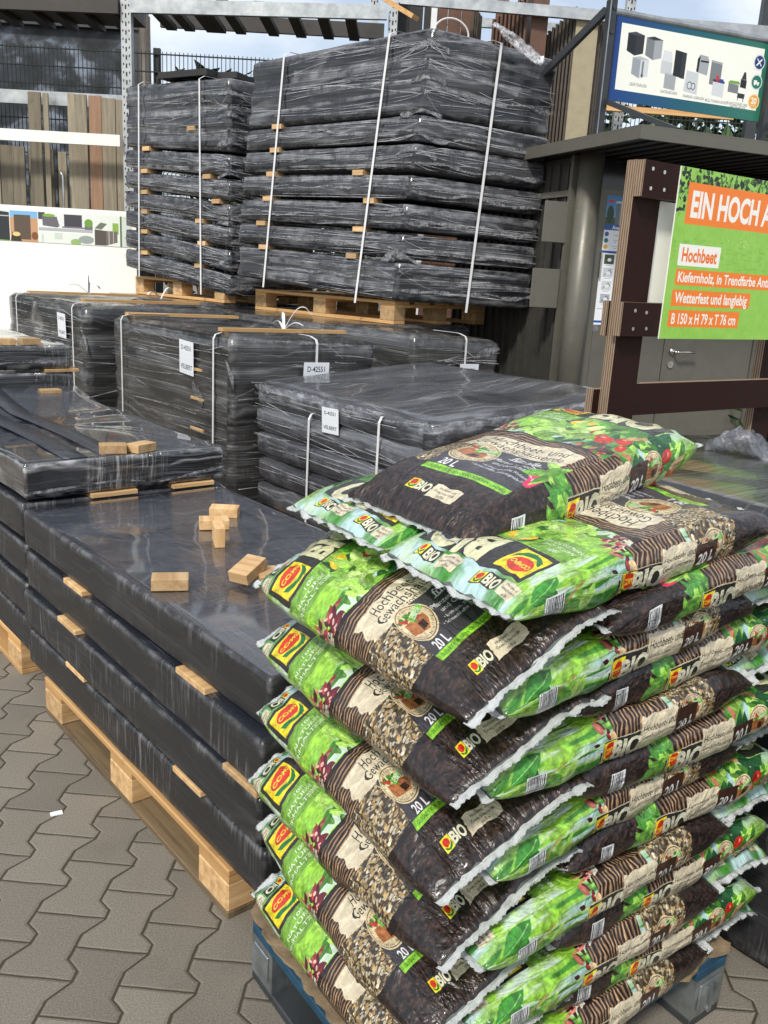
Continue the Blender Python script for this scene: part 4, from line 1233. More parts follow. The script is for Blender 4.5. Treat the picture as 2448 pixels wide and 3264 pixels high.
tag(link('ground', me, ground_mat()), kind='structure')

# ---------------------------------------------------------------- front stack (separately wrapped packs on a pallet)
ORD = ['lowest', 'second from the bottom', 'third from the bottom', 'top']
PH = 0.137
g_packs = 'black film-wrapped packs of the front stack'
pallet('pallet', 0.74, 1.22, PH - 0.002, 'raw pine pallet with dark muddy skids under the front black pack stack', 'pallet', None, None,
       row(2.17, 1.275), ROWZ, ('pine', 'pine_x', 'pine_block', 'pine_dirty'))
def pack_thing(e1a, e1b, e2a, e2b, z0, z1, seed, label, group, mats, dent=0.006, amp=0.007, sag=0.0, step=0.06, **kw):
    c = row((e1a + e1b) / 2, (e2a + e2b) / 2, 0)
    lx, ly = (e2b - e2a) / 2, (e1b - e1a) / 2
    j = random.Random(seed)
    root = thing('wrapped_pack', label, 'wrapped pack', c + Vector((j.uniform(-.008, .008), j.uniform(-.008, .008), z0)), ROWZ + j.uniform(-.008, .008), group)
    me = wrapped_mesh('film_wrap', pack_levels(-lx, lx, -ly, ly, 0.0, z1 - z0), seed, amp, 0.012, step, (0.93, 0.8, 0.6, 0.4, 0.2, 0.06), sag, dent, **kw)
    link('film_wrap', me, [MAT[mats[0]], MAT[mats[1]]], root, True)
    return root
def film_fringe(root, pts, seed, w=0.05, drop=0.02, name='film_fold'):
    """bunched film along an edge: a thin wavy ribbon of crumpled clear foil"""
    bm = bmesh.new()
    pts = [Vector(p) for p in pts]
    rows_ = []
    n = max(8, int(sum((b_ - a).length for a, b_ in zip(pts, pts[1:])) / 0.018))
    L = [0.0]
    for a, b_ in zip(pts, pts[1:]): L.append(L[-1] + (b_ - a).length)
    for k in range(n + 1):
        s_ = L[-1] * k / n
        q = 0
        while q < len(pts) - 2 and s_ > L[q + 1]: q += 1
        t = (s_ - L[q]) / max(1e-6, L[q + 1] - L[q])
        p = pts[q].lerp(pts[q + 1], t)
        d = (pts[q + 1] - pts[q]).normalized()
        o = d.cross(Vector((0, 0, 1))).normalized()
        ww = w * (0.12 + 1.1 * abs(noise.noise(Vector((s_ * 4, seed, 0)))) + 0.15 * abs(noise.noise(Vector((s_ * 21, seed, 2)))))
        row_ = []
        for j in range(5):
            h = (j / 4 - 0.5) * ww
            off = 0.007 + 0.006 * abs(noise.noise(Vector((s_ * 9, j * 0.9, seed + 4))))
            z = h + drop * noise.noise(Vector((s_ * 3.2, seed, 8))) + 0.002 * noise.noise(Vector((s_ * 30, seed, j)))
            row_.append(bm.verts.new(p + o * off + Vector((0, 0, z))))
        rows_.append(row_)
    for a, b_ in zip(rows_, rows_[1:]):
        for j in range(4):
            f = bm.faces.new((a[j], b_[j], b_[j + 1], a[j + 1])); f.smooth = True
    bmesh.ops.solidify(bm, geom=bm.faces[:], thickness=0.001)
    me = bpy.data.meshes.new(name); bm.to_mesh(me); bm.free()
    return link(name, me, MAT['crumple'], root)
for k in range(4):
    z0 = PH + 0.139 * k
    lab = 'flat black film-wrapped pack, %s of the four in the front stack' % ORD[k] if k < 3 else 'flat black film-wrapped pack with a bluish glossy top carrying six loose wood blocks'
    t = pack_thing(1.42, 2.92, 0.90, 1.64, z0, z0 + 0.125, 20 + k, lab, g_packs, ('film_thin', 'film_top'), 0.004 if k == 3 else 0.002, 0.004, hi=0.6)
    film_fringe(t, [(-0.37, -0.752, 0.03), (-0.1, -0.756, 0.02), (0.37, -0.756, 0.03)], 3 + k, 0.05, 0.02)
sp_n = {1: 'lowest', 2: 'middle', 3: 'uppermost'}
sp = spacer_mesh(0.09, 0.145, 0.0155)
for gap, lst in ((3, ((2.48, 'far'), (1.74, 'near'))), (2, ((2.53, 'far'), (1.50, 'near'))), (1, ((2.49, 'far'), (1.76, 'near')))):
    for e1_, w_ in lst:
        o = link('spacer_block', sp, MAT['pine_block'], None, loc=row(e1_, 0.945 - (0.006 if gap == 2 else 0), PH + 0.139 * gap - 0.0068), rotz=ROWZ)
        tag(o, 'pine spacer squeezed into the %s gap of the front stack, at its %s end' % (sp_n[gap], w_), 'wood block', 'pine spacers between the packs of the front stack')
# loose blocks lying on top
zt = PH + 0.139 * 3 + 0.125
bl = MB().box(-0.030, 0.030, -0.047, 0.047, 0, 0.031, bevel=0.0012).mesh('wood_block')
def loose(e1_, e2_, z, rz, label, tilt=None, on=None, g='loose wood blocks lying on the wrapped stacks'):
    o = link('wood_block', bl, MAT['pine_block'], None, loc=row(e1_, e2_, z), rotz=ROWZ + math.radians(rz))
    if tilt: o.rotation_euler = (math.radians(tilt[0]), math.radians(tilt[1]), o.rotation_euler[2])
    return tag(o, label, 'wood block', g)
loose(2.01, 0.985, zt + 0.001, 62, 'single wood block by the left edge of the front stack, apart from the others')
loose(1.915, 1.225, zt + 0.001, -24, 'wood block lying flat under another beside the printed bags')
loose(1.935, 1.175, zt + 0.026, -66, 'wood block lying tilted across another beside the printed bags', (16, 0))
loose(2.55, 1.45, zt + 0.001, 52, 'wood block at the back of the group of three on the front stack')
loose(2.44, 1.35, zt + 0.001, 64, 'middle wood block of the group of three on the front stack')
loose(2.29, 1.265, zt + 0.031, -24, 'wood block standing on edge, nearest of the group of three on the front stack', (0, 90))

# ---------------------------------------------------------------- second stack of the near row
g2 = 'black film-wrapped packs of the left stack behind the front one'
pallet('pallet', 0.74, 1.22, PH - 0.002, 'pine pallet cut by the left edge of the photo under the left stack', 'pallet', None, None, row(3.72, 1.30), ROWZ)
for k in range(5):
    z0 = PH + 0.139 * k
    lab = 'flat black pack wrapped in glossy film with two wood blocks near its front edge' if k == 4 else 'flat black pack, number %s from the ground in the left stack behind the front one' % ['one', 'two', 'three', 'four'][k]
    t = pack_thing(2.965, 4.42, 0.925, 1.68, z0, z0 + 0.125, 40 + k, lab, g2, ('film_thin' if k < 4 else 'film_gloss', 'film_top'), 0.012 if k == 4 else 0.003, 0.006, 0.004,
                   capfn=(lambda q: max(0.0, q.y - 0.30) * 0.16) if k == 4 else None)
    if k == 4:
        film_fringe(t, [(-0.375, -0.735, 0.03), (-0.05, -0.74, 0.045), (0.10, -0.74, 0.03), (0.37, -0.74, 0.05)], 8, 0.035, 0.03)
        for xo, seed in ((-0.19, 5), (-0.055, 6)):
            # two matt bands of doubled film running over the top
            me = MB()
            pts = [(xo + 0.012 * math.sin(q * .5), -0.70 + 0.14 * q, 0.1275 + 0.004 * noise.noise(Vector((q, seed, 0))) + max(0, -0.70 + 0.14 * q - 0.30) * 0.16) for q in range(11)]
            me.ribbon(pts, 0.085, (1, 0, 0), 0.0016)
            me.obj('film_band', MAT['film_band'], t, True)
sp2 = spacer_mesh(0.17, 0.10, 0.0155)
for e2_, lab in ((1.24, 'pine spacer under the glossy pack, near the middle of its front edge'), (1.55, 'pine spacer under the glossy pack, near its right front corner')):
    tag(link('spacer_block', sp2, MAT['pine_block'], None, loc=row(3.005, e2_, PH + 0.139 * 4 - 0.0068), rotz=ROWZ), lab, 'wood block', 'pine spacers in the left stack')
zt2 = PH + 0.139 * 4 + 0.125
loose(3.03, 1.265, zt2 + 0.003, 70, 'wood block with a dark knot on the glossy film, left of its neighbour')
loose(3.01, 1.365, zt2 + 0.003, 112, 'wood block on the glossy film, touching the knotted one on its right')

# ---------------------------------------------------------------- third stack of the near row
g3 = 'black film-wrapped packs of the far left stack'
for k in range(7):
    z0 = PH + 0.1335 * k
    lab = 'top black pack of the far left stack, crumpled film round its front edge' if k == 6 else 'black pack in the far left stack, %s from the ground' % ['first', 'second', 'third', 'fourth', 'fifth', 'sixth'][k]
    t = pack_thing(4.52, 5.6, 0.92, 1.69, z0, z0 + 0.118, 60 + k, lab, g3, ('film_gloss', 'film_top'), 0.006, 0.007, 0.0, step=0.09)
    if k == 6: film_fringe(t, [(-0.38, -0.56, 0.05), (0.0, -0.565, 0.03), (0.33, -0.565, 0.05), (0.39, -0.5, 0.06)], 9, 0.05, 0.03)
pallet('pallet', 0.74, 1.0, PH - 0.002, 'pine pallet under the far left stack, mostly hidden', 'pallet', None, None, row(5.06, 1.305), ROWZ)
tag(link('spacer_block', sp2, MAT['pine_block'], None, loc=row(4.56, 1.63, PH + 0.1335 * 6 - 0.0068), rotz=ROWZ), 'pine spacer under the top pack of the far left stack, at its right corner', 'wood block', 'pine spacers in the left stack')
zt3 = PH + 0.1335 * 6 + 0.118
loose(4.56, 1.37, zt3 + 0.002, 80, 'leftmost wood block on the far left stack, cut by the photo edge')
loose(4.57, 1.49, zt3 + 0.002, 95, 'wood block on the far left stack, right of its neighbour')
loose(4.30, 1.49, zt2 + 0.022, 88, 'wood block on the rising film between the two left stacks')

# ---------------------------------------------------------------- whole-wrapped strapped stacks of the middle row
def strap_line(pts, w=0.016, side=None): return MB().ribbon(pts, w, side, 0.0015)
def wrapped_stack(name, label, e1a, e1b, e2a, e2b, zl, zr, seed, mats, pitch=0.18, pinch=0.018, amp=0.014, sag=0.02, dent=0.02, r=0.05, group=None, step=0.07, z0=PH):
    c = row((e1a + e1b) / 2, (e2a + e2b) / 2, 0)
    lx, ly = (e2b - e2a) / 2, (e1b - e1a) / 2
    root = thing(name, label, 'wrapped stack', c, ROWZ, group)
    def q(f, ins=0.0):
        Q = quad3(-lx, lx, -ly, ly, 0)
        for p, zt_ in zip(Q, (zl, zr, zr, zl)): p.z = z0 + (zt_ - z0) * f
        return inset4(Q, ins) if ins else Q
    H = max(zl, zr) - z0
    n = max(2, round(H / pitch))
    L = [(q(0.0, 0.02), 0.8)]
    for k in range(n):
        a, b_ = k / n, (k + 1) / n
        L += [(q(a + 0.14 / n), 1), (q(a + 0.5 / n), 1), (q(a + 0.84 / n), 1)]
        if k < n - 1: L.append((q(b_, pinch), 1))
    L.append((q(1 - 0.025 / H, 0.006), 1)); L.append((q(1.0, 0.035), 0.9))
    link('film_wrap', wrapped_mesh('film_wrap', L, seed, amp, r, step, (0.94, 0.82, 0.65, 0.45, 0.25, 0.08), sag, dent), [MAT[mats[0]], MAT[mats[1]]], root, True)
    if z0 > .1: pallet('pallet', 2 * lx - 0.05, 2 * ly - 0.08, z0 - 0.002, parent=root)
    return root, lx, ly
def creases(root, lx, ly, z0, zl, zr, seed, nl, nf, w=(.0018, .0045), tilt=.03):
    rr = random.Random(seed); mb = MB()
    for side, n in ((0, nl), (1, nf)):
        for q in range(n):
            a, b_ = sorted((rr.uniform(-.1, .9), rr.uniform(.1, 1.1)))
            if b_ - a < .12: continue
            z = rr.uniform(z0, .985 * (zl if side == 0 else min(zl, zr))); dz = rr.gauss(0, tilt)
            pts = []
            for j in range(9):
                t = j / 8; s_ = max(.01, min(.99, a + (b_ - a) * t)); zz = max(.1, min(zl - .01, z + dz * (t - .5) + .008 * math.sin(3 * t + q)))
                o = 0.013 + .003 * noise.noise(Vector((s_ * 5, q, seed)))
                pts.append((-lx - o, -ly + 2 * ly * s_, zz) if side == 0 else (-lx + 2 * lx * s_, -ly - o, zz))
            mb.ribbon(pts, rr.uniform(*w), (0, 0, 1), .0006)
    mb.obj('film_crease_sheen', MAT['crease'], root, True)
def label_on_left(root, lx, y, z, w, h, mat, seed=0):
    # printed sheet under the film on the long left side (faces -x of the stack)
    panel('address_label', w, h, 0.001, [MAT[mat], MAT['paper']], root, (-lx - 0.016, y, z), (math.radians(2), math.radians(random.Random(seed).uniform(-3, 3)), math.radians(-90)))
def label_on_front(root, ly, x, z, w, h, mat):
    panel('address_label', w, h, 0.001, [MAT[mat], MAT['paper']], root, (x, -ly - 0.02, z), (0, math.radians(1.5), 0))
def left_strap(root, lx, y, zt_, reach=0.3, z0=0.14, bow=False):
    pts = [(-lx - 0.017, y, z0 + (zt_ - 0.03 - z0) * k / 8) for k in range(9)] + [(-lx - 0.004, y, zt_ - 0.006), (-lx + 0.05, y, zt_ + 0.008)] + [(-lx + reach * k / 4, y, zt_ + 0.010) for k in (1, 2, 3, 4)]
    strap_line(pts, 0.0145, (0, 1, 0)).obj('strap', MAT['strap'], root)
def front_strap(root, ly, x, zt_, reach=0.3, z0=0.14):
    pts = [(x, -ly - 0.017, z0 + (zt_ - 0.03 - z0) * k / 8) for k in range(9)] + [(x, -ly - 0.004, zt_ - 0.006), (x, -ly + 0.05, zt_ + 0.008)] + [(x, -ly + reach * k / 4, zt_ + 0.010) for k in (1, 2, 3, 4)]
    strap_line(pts, 0.0145, (1, 0, 0)).obj('strap', MAT['strap'], root)
def bow(root, p, seed, n=3, s=1.0):
    """loose curling strap ends"""
    r = random.Random(seed)
    mb = MB()
    for k in range(n):
        a = r.uniform(0, 6.28); L = r.uniform(0.10, 0.2) * s
        pts = []
        for q in range(10):
            t = q / 9
            pts.append(Vector(p) + Vector((math.cos(a) * L * t, math.sin(a) * L * t, L * 0.85 * math.sin(math.pi * t * r.uniform(.75, .8)) * (1 if k % 2 else .5) + 0.006)))
        mb.ribbon(pts, 0.016, (-math.sin(a), math.cos(a), 0.2), 0.0015)
    mb.obj('strap_end', MAT['strap'], root)

gm = 'strapped film-wrapped stacks in the middle row'
# nearest of the middle row, behind the printed bags
s4, lx, ly = wrapped_stack('wrapped_stack', 'low grey-topped wrapped stack with scalloped film side behind the printed bags', 2.62, 4.0, 2.45, 3.68, 0.93, 1.0, 81, ('film_grey', 'film_grey'), 0.15, 0.03, 0.016, 0.0, 0.022, 0.06, gm)
for y in (0.17, -0.36): left_strap(s4, lx, y, 0.93 - (0.10 if y > 0 else 0.03), 0.05)
label_on_left(s4, lx, 0.0, 0.82, 0.13, 0.12, 'label2', 4)
film_fringe(s4, [(-lx, 0.69, 0.90), (-lx + 0.02, 0.3, 0.90), (-lx, -0.2, 0.90), (-lx, -0.68, 0.90)], 12, 0.07, 0.03)
creases(s4, lx, ly, .45, .90, .95, 7, 46, 0)
# middle
s3b, lx, ly = wrapped_stack('wrapped_stack', 'tall strapped black stack in the middle with an address label on its long side', 4.06, 5.56, 2.34, 3.30, 1.15, 1.11, 83, ('film_side', 'film_side'), 0.17, 0.008, 0.010, 0.05, 0.03, 0.04, gm)
left_strap(s3b, lx, 5.41 - 4.81 - 0.02, 1.155); left_strap(s3b, lx, 4.22 - 4.81 + 0.0, 1.145)
label_on_left(s3b, lx, 4.545 - 4.81 - 0.02, 0.985, 0.165, 0.185, 'label2', 2)
label_on_front(s3b, ly, 2.864 - 2.82, 0.955, 0.17, 0.093, 'label1')
front_strap(s3b, ly, 0.045, 1.13, 0.35, 1.0)
bow(s3b, (-0.02, -ly + 0.22, 1.15), 4, 4, 1.0)
for y, x1 in ((0.60, 0.35), (-0.58, 0.38)):
    MB().bar((-lx + 0.03, y, 1.163), (x1, y + 0.02, 1.15), 0.05, 0.018).obj('batten', MAT['pine_x'], s3b)
for y, z in ((-0.37, 0.93), (-0.39, 0.77), (-0.385, 0.60)):
    o = link('spacer_block', sp, MAT['pine_block'], s3b, loc=(-lx + 0.036, y, z))
film_fringe(s3b, [(-lx + 0.01, -0.30, 0.86), (-lx, -0.40, 0.82), (-lx, -0.46, 0.78)], 31, 0.16, 0.04)
film_fringe(s3b, [(-lx - 0.004, -ly + 0.05, 1.02), (-lx + 0.02, -ly - 0.004, 0.9)], 32, 0.12, 0.04)
film_fringe(s3b, [(-lx + 0.05, -ly, 1.13), (0.1, -ly, 1.10), (lx, -ly, 1.08)], 33, 0.05, 0.03)
creases(s3b, lx, ly, .25, 1.13, 1.10, 8, 40, 50)
# far end of the row, on the left
s3a, lx, ly = wrapped_stack('wrapped_stack', 'wrapped black stack in front of the white panel wall, far left of the middle row', 5.80, 7.35, 2.25, 3.33, 1.19, 1.18, 85, ('film_side', 'film_side'), 0.2, 0.008, 0.012, 0.03, 0.04, 0.06, gm)
left_strap(s3a, lx, 7.1 - 6.575, 1.195); left_strap(s3a, lx, 5.97 - 6.575, 1.19)
label_on_left(s3a, lx, 6.17 - 6.575, 1.03, 0.15, 0.165, 'label2', 6)
bow(s3a, (-0.1, 0.25, 1.21), 9, 3, 1.2); bow(s3a, (0.2, -0.35, 1.21), 10, 2, 1.0)
MB().bar((-lx + 0.1, -0.5, 1.205), (0.45, -0.45, 1.20), 0.06, 0.018).obj('batten', MAT['pine_x'], s3a)
MB().bar((-lx + 0.1, 0.6, 1.205), (0.45, 0.62, 1.20), 0.06, 0.018).obj('batten', MAT['pine_x'], s3a)
film_fringe(s3a, [(-lx - 0.004, -ly + 0.05, 1.05), (-lx + 0.02, -ly - 0.004, 0.9)], 35, 0.14, 0.05)
creases(s3a, lx, ly, .5, 1.17, 1.16, 9, 60, 24, (.002, .006))
# right of the middle, under the tall stack's right side
s3c, lx, ly = wrapped_stack('wrapped_stack', 'short black wrapped stack between the middle stack and the shed, address label on its front', 4.14, 4.98, 3.66, 4.42, 1.15, 1.11, 87, ('film_side', 'film_side'), 0.2, 0.006, 0.012, 0.0, 0.02, 0.05, gm)
label_on_front(s3c, ly, 0.09, 0.90, 0.17, 0.12, 'label1')
front_strap(s3c, ly, 0.05, 1.14, 0.3, 0.95)
film_fringe(s3c, [(lx - 0.25, -ly, 1.0), (lx, -ly, 1.05), (lx, -ly + 0.1, 1.02)], 41, 0.12, 0.05)
creases(s3c, lx, ly, .7, 1.13, 1.10, 10, 4, 40, (.002, .006))
# hidden lower stacks that carry the two tall ones
wrapped_stack('wrapped_stack', 'black wrapped stack carrying the tall stack, seen as a dark strip under its pallet', 5.05, 6.75, 3.62, 5.05, 1.135, 1.135, 89, ('film_side', 'film_side'), 0.25, 0.006, 0.006, 0.0, 0.004, 0.04, gm, step=0.12)
wrapped_stack('wrapped_stack', 'black wrapped stack carrying the narrow tall stack next to the white panel wall', 6.85, 8.5, 3.5, 4.9, 1.17, 1.17, 90, ('film_side', 'film_side'), 0.25, 0.006, 0.006, 0.0, 0.004, 0.04, gm, step=0.12)
# dark stack on the right, beside the printed bags
s10, lx, ly = wrapped_stack('wrapped_stack', 'dark wrapped stack right of the printed bags, grey film top with a crumpled tail', -0.5, 1.72, 1.80, 3.08, 1.06, 1.0, 91, ('film_thin', 'film_side'), 0.16, 0.010, 0.012, 0.0, 0.012, 0.05, None, 0.09, 0.01)
film_fringe(s10, [(-lx, 1.0, 1.03), (-lx, 0.6, 1.0), (-lx, 0.2, 0.99), (-lx, -0.3, 1.0)], 51, 0.13, 0.05)

# ---------------------------------------------------------------- the two tall strapped stacks
def bil(Q, s_, t): return (Q[0] * (1 - s_) + Q[1] * s_) * (1 - t) + (Q[3] * (1 - s_) + Q[2] * s_) * t
def tall_stack(label, B, T_, cuts, seed, left_straps, front_straps, pal, mats, group, spac, spf):
    """B / T_: bottom and top quads (near corner, right, back, left); cuts: list of (f0, f1, gap depth)"""
    c = sum(B, Vector()) / 4; c.z = 0
    root = thing('tall_stack', label, 'wrapped stack', c, 0, group)
    B = [p - c for p in B]; T_ = [p - c for p in T_]
    Q = lambda f, ins=0.0: (inset4([a.lerp(b_, f) for a, b_ in zip(B, T_)], ins) if ins else [a.lerp(b_, f) for a, b_ in zip(B, T_)])
    for k, (f0, f1, dep) in enumerate(cuts):
        h = f1 - f0
        L = [(Q(f0, dep), 0.8), (Q(f0 + h * 0.07, 0.003), 1)]
        nm = max(3, int(h / 0.03))
        for q in range(1, nm):
            ff = f0 + h * (0.07 + 0.85 * q / nm)
            L.append((Q(ff, 0.014 * math.sin(q * 2.4 + k) ** 2 if nm > 3 else 0), 1))
        L += [(Q(f1 - h * 0.035, 0.003), 1), (Q(f1, 0.022), 0.9)]
        last = k == len(cuts) - 1
        me = wrapped_mesh('wrapped_pack', L, seed + k, 0.007, 0.034, 0.065, (0.93, 0.75, 0.5, 0.2), -0.01 if last else 0, 0.05 if last else 0.0)
        pk = link('wrapped_pack', me, [MAT[mats[0]], MAT[mats[1]]], root, True)
        # taut creases of the film over this pack
        rr = random.Random(seed * 7 + k); mb = MB()
        for side in (0, 1):
            for q in range(int(16 * (h / 0.1) ** .8) if side else int(17 * (h / 0.1) ** .8)):
                if rr.random() < .55:
                    s0, s1_ = rr.uniform(-.05, .6), rr.uniform(.35, 1.05)
                    v0 = rr.uniform(.08, .95); v1 = v0 + rr.gauss(0, .016) / h / 1.8
                else:
                    s0, s1_ = -.01, rr.uniform(.12, .55)
                    v0 = rr.choice((.25, .6, .8)); v1 = v0 + rr.gauss(0, .05) / h / 1.8
                if s1_ < s0 + .1: continue
                pts = []
                n_ = 9
                for j in range(n_):
                    t = j / (n_ - 1); sx_ = max(0.005, min(.995, s0 + (s1_ - s0) * t)); vv_ = max(.05, min(.97, v0 + (v1 - v0) * t + .035 * math.sin(t * 3 + q) ))
                    qq = Q(f0 + h * vv_)
                    if side: p = qq[0].lerp(qq[1], sx_); d = (qq[1] - qq[0]).cross(Vector((0, 0, 1))).normalized()
                    else: p = qq[0].lerp(qq[3], sx_); d = (qq[0] - qq[3]).cross(Vector((0, 0, 1))).normalized()
                    pts.append(p + d * (0.009 + .003 * noise.noise(Vector((sx_ * 4, q, k)))))
                mb.ribbon(pts, rr.uniform(.0018, .0045) * (1.8 if rr.random() < .12 else 1), (0, 0, 1), .0006)
        for side in (0, 1):  # added broad haze ribbons, standing in for pale sheen on the film
            for q in range(max(1, int(1.6 * h / .1))):
                s0, s1_ = rr.uniform(-.1, .3), rr.uniform(.6, 1.1); v0 = rr.uniform(.15, .85); v1 = v0 + rr.gauss(0, .03) / h / 1.8; pts = []
                for j in range(11):
                    t = j / 10; sx_ = max(.005, min(.995, s0 + (s1_ - s0) * t)); qq = Q(f0 + h * max(.08, min(.92, v0 + (v1 - v0) * t + .02 / h / 1.8 * math.sin(2.4 * t + q))))
                    e_ = qq[1] if side else qq[3]; p = qq[0].lerp(e_, sx_); d = ((e_ - qq[0]) if side else (qq[0] - e_)).cross(Vector((0, 0, 1))).normalized()
                    pts.append(p + d * (.0135 + .002 * side))
                mb.ribbon(pts, rr.uniform(.018, .05), (0, 0, 1), .0006, 1)
        mb.obj('film_crease_sheen', [MAT['crease'], MAT['haze_band']], pk, True)
        # whitish film bunched at the pack edges
        for (i0, i1, sd) in ((3, 0, 1), (0, 1, 2)):
            if k < len(cuts) - 1 or sd == 2:
                q0 = Q(f0 + h * (0.30 if sd == 2 else 0.5))
                a, b_ = q0[i0], q0[i1]
                pts = [a.lerp(b_, t) + Vector((0, 0, 0.03 * noise.noise(Vector((t * 3, k, sd + seed))))) for t in (0, .2, .4, .6, .8, 1)]
                film_fringe(root, pts, seed + k * 3 + sd, 0.075 if sd == 2 else 0.035, 0.05)
    # corner bunching
    for f in (0.15, 0.34, 0.55, 0.70, 0.82, 0.93):
        q0 = Q(f)
        film_fringe(root, [q0[0].lerp(q0[3], 0.10), q0[0] + Vector((0, 0, .02)), q0[0].lerp(q0[1], 0.16)], seed + int(f * 100), 0.12, 0.06)
    for fr in left_straps:
        pts = []
        for q in range(15):
            qq = Q(-0.03 + 1.03 * q / 14); a = qq[3].lerp(qq[0], fr)
            d = (qq[3] - qq[0]).cross(Vector((0, 0, 1))).normalized()
            if d.dot(a) < 0: d = -d
            pts.append(a + d * 0.024)
        qq = Q(1.0); a = qq[3].lerp(qq[0], fr); e = qq[2].lerp(qq[1], fr)
        for s_ in (0.03, 0.15, 0.4): pts.append(a.lerp(e, s_) + Vector((0, 0, 0.03)))
        sv = (qq[3] - qq[0]).normalized()
        strap_line(pts, 0.018, sv).obj('strap', MAT['strap'], root)
    for fr in front_straps:
        pts = []
        for q in range(15):
            qq = Q(-0.03 + 1.03 * q / 14); a = qq[0].lerp(qq[1], fr)
            d = (qq[1] - qq[0]).cross(Vector((0, 0, 1))).normalized()
            pts.append(a + d * 0.024)
        qq = Q(1.0); a = qq[0].lerp(qq[1], fr); e = qq[3].lerp(qq[2], fr)
        for s_ in (0.03, 0.15, 0.4): pts.append(a.lerp(e, s_) + Vector((0, 0, 0.03)))
        strap_line(pts, 0.018, (qq[1] - qq[0]).normalized()).obj('strap', MAT['strap'], root)
    sm = spacer_mesh(0.10, 0.10, 0.036)
    for (f, s_) in spac:
        qq = Q(f); a = qq[3].lerp(qq[0], s_); e = qq[2].lerp(qq[1], s_)
        o = link('spacer_block', sm, MAT['pine_block'], root, loc=a.lerp(e, 0.045))
        dd = qq[0] - qq[3]; o.rotation_euler = (0, 0, math.atan2(dd.y, dd.x))
    for (f, s_) in spf:
        qq = Q(f); a = qq[0].lerp(qq[1], s_); e = qq[3].lerp(qq[2], s_)
        o = link('spacer_block', sm, MAT['pine_block'], root, loc=a.lerp(e, 0.035))
        dd = qq[1] - qq[0]; o.rotation_euler = (0, 0, math.atan2(dd.y, dd.x))
    # pallet under it: near-left edge parallel to the load
    W, L, H, pc, prz, tx, ty = pal
    p = pallet('pallet', W, L, H, parent=root, loc=Vector(pc) - c, rotz=prz, bw=0.12)
    p.rotation_euler = (tx, ty, prz)
    return root, Q, c
K_, KL, KR = Vector((-.02, 6.58, 1.305)), Vector((-1.353, 7.62, 1.403)), Vector((1.008, 6.85, 1.297))
T0, TL, TR = Vector((.14, 6.6, 3.108)), Vector((-1.244, 7.62, 3.028)), Vector((1.049, 6.85, 3.007))
B = [K_, KR, KR + KL - K_, KL]; T_ = [T0, TR, TR + TL - T0, TL]
zf = lambda z: (z - 1.305) / (3.108 - 1.305)
cuts = [(0.0, zf(1.575), 0.03), (zf(1.60), zf(1.77), 0.04), (zf(1.80), zf(1.975), 0.04), (zf(2.005), zf(2.17), 0.045), (zf(2.205), zf(2.375), 0.02), (zf(2.39), zf(2.56), 0.015), (zf(2.575), 1.0, 0.012)]
s1, Q1, c1 = tall_stack('big tall stack of film-wrapped black packs with three white straps', B, T_, cuts, 101, (0.22, 0.80), (0.52,),
    (1.06, 1.66, 0.168, (-.24, 7.60, 1.137), math.radians(46), 0, 0), ('film_tall', 'film_tall'), 'tall strapped stacks of black packs',
    [(zf(1.587), .17), (zf(1.587), .72), (zf(1.785), .14), (zf(1.785), .74), (zf(1.99), .17), (zf(1.99), .78), (zf(2.19), .18), (zf(2.19), .70), (zf(2.382), .19), (zf(2.568), .19)], [])
B2 = [Vector((-1.40, 7.69, 1.235)), Vector((-.75, 8.34, 1.235)), Vector((-1.908, 9.25, 1.418)), Vector((-2.558, 8.6, 1.418))]
T2 = [Vector((-1.43, 7.69, 2.93)), Vector((-.78, 8.34, 2.93)), Vector((-1.88, 9.25, 2.974)), Vector((-2.527, 8.6, 2.974))]
z2 = lambda z: (z - 1.235) / (2.93 - 1.235)
cuts2 = [(0.0, z2(1.41), 0.03), (z2(1.43), z2(1.605), 0.04), (z2(1.63), z2(1.79), 0.04), (z2(1.815), z2(1.97), 0.04), (z2(1.995), z2(2.155), 0.04), (z2(2.185), z2(2.355), 0.04), (z2(2.38), 1.0, 0.015)]
s2, Q2, c2 = tall_stack('narrower tall stack of black packs at the back left with two white straps', B2, T2, cuts2, 131, (0.17, 0.76), (),
    (0.82, 1.45, 0.165, (-1.70, 8.55, 1.173), math.radians(46), 0, 0), ('film_tall', 'film_tall'), 'tall strapped stacks of black packs',
    [(z2(1.42), .2), (z2(1.42), .72), (z2(1.617), .2), (z2(1.617), .75), (z2(1.80), .2), (z2(1.80), .73), (z2(1.98), .2), (z2(1.98), .88), (z2(2.17), .2), (z2(2.17), .80), (z2(2.37), .22), (z2(2.55), .66)], [])
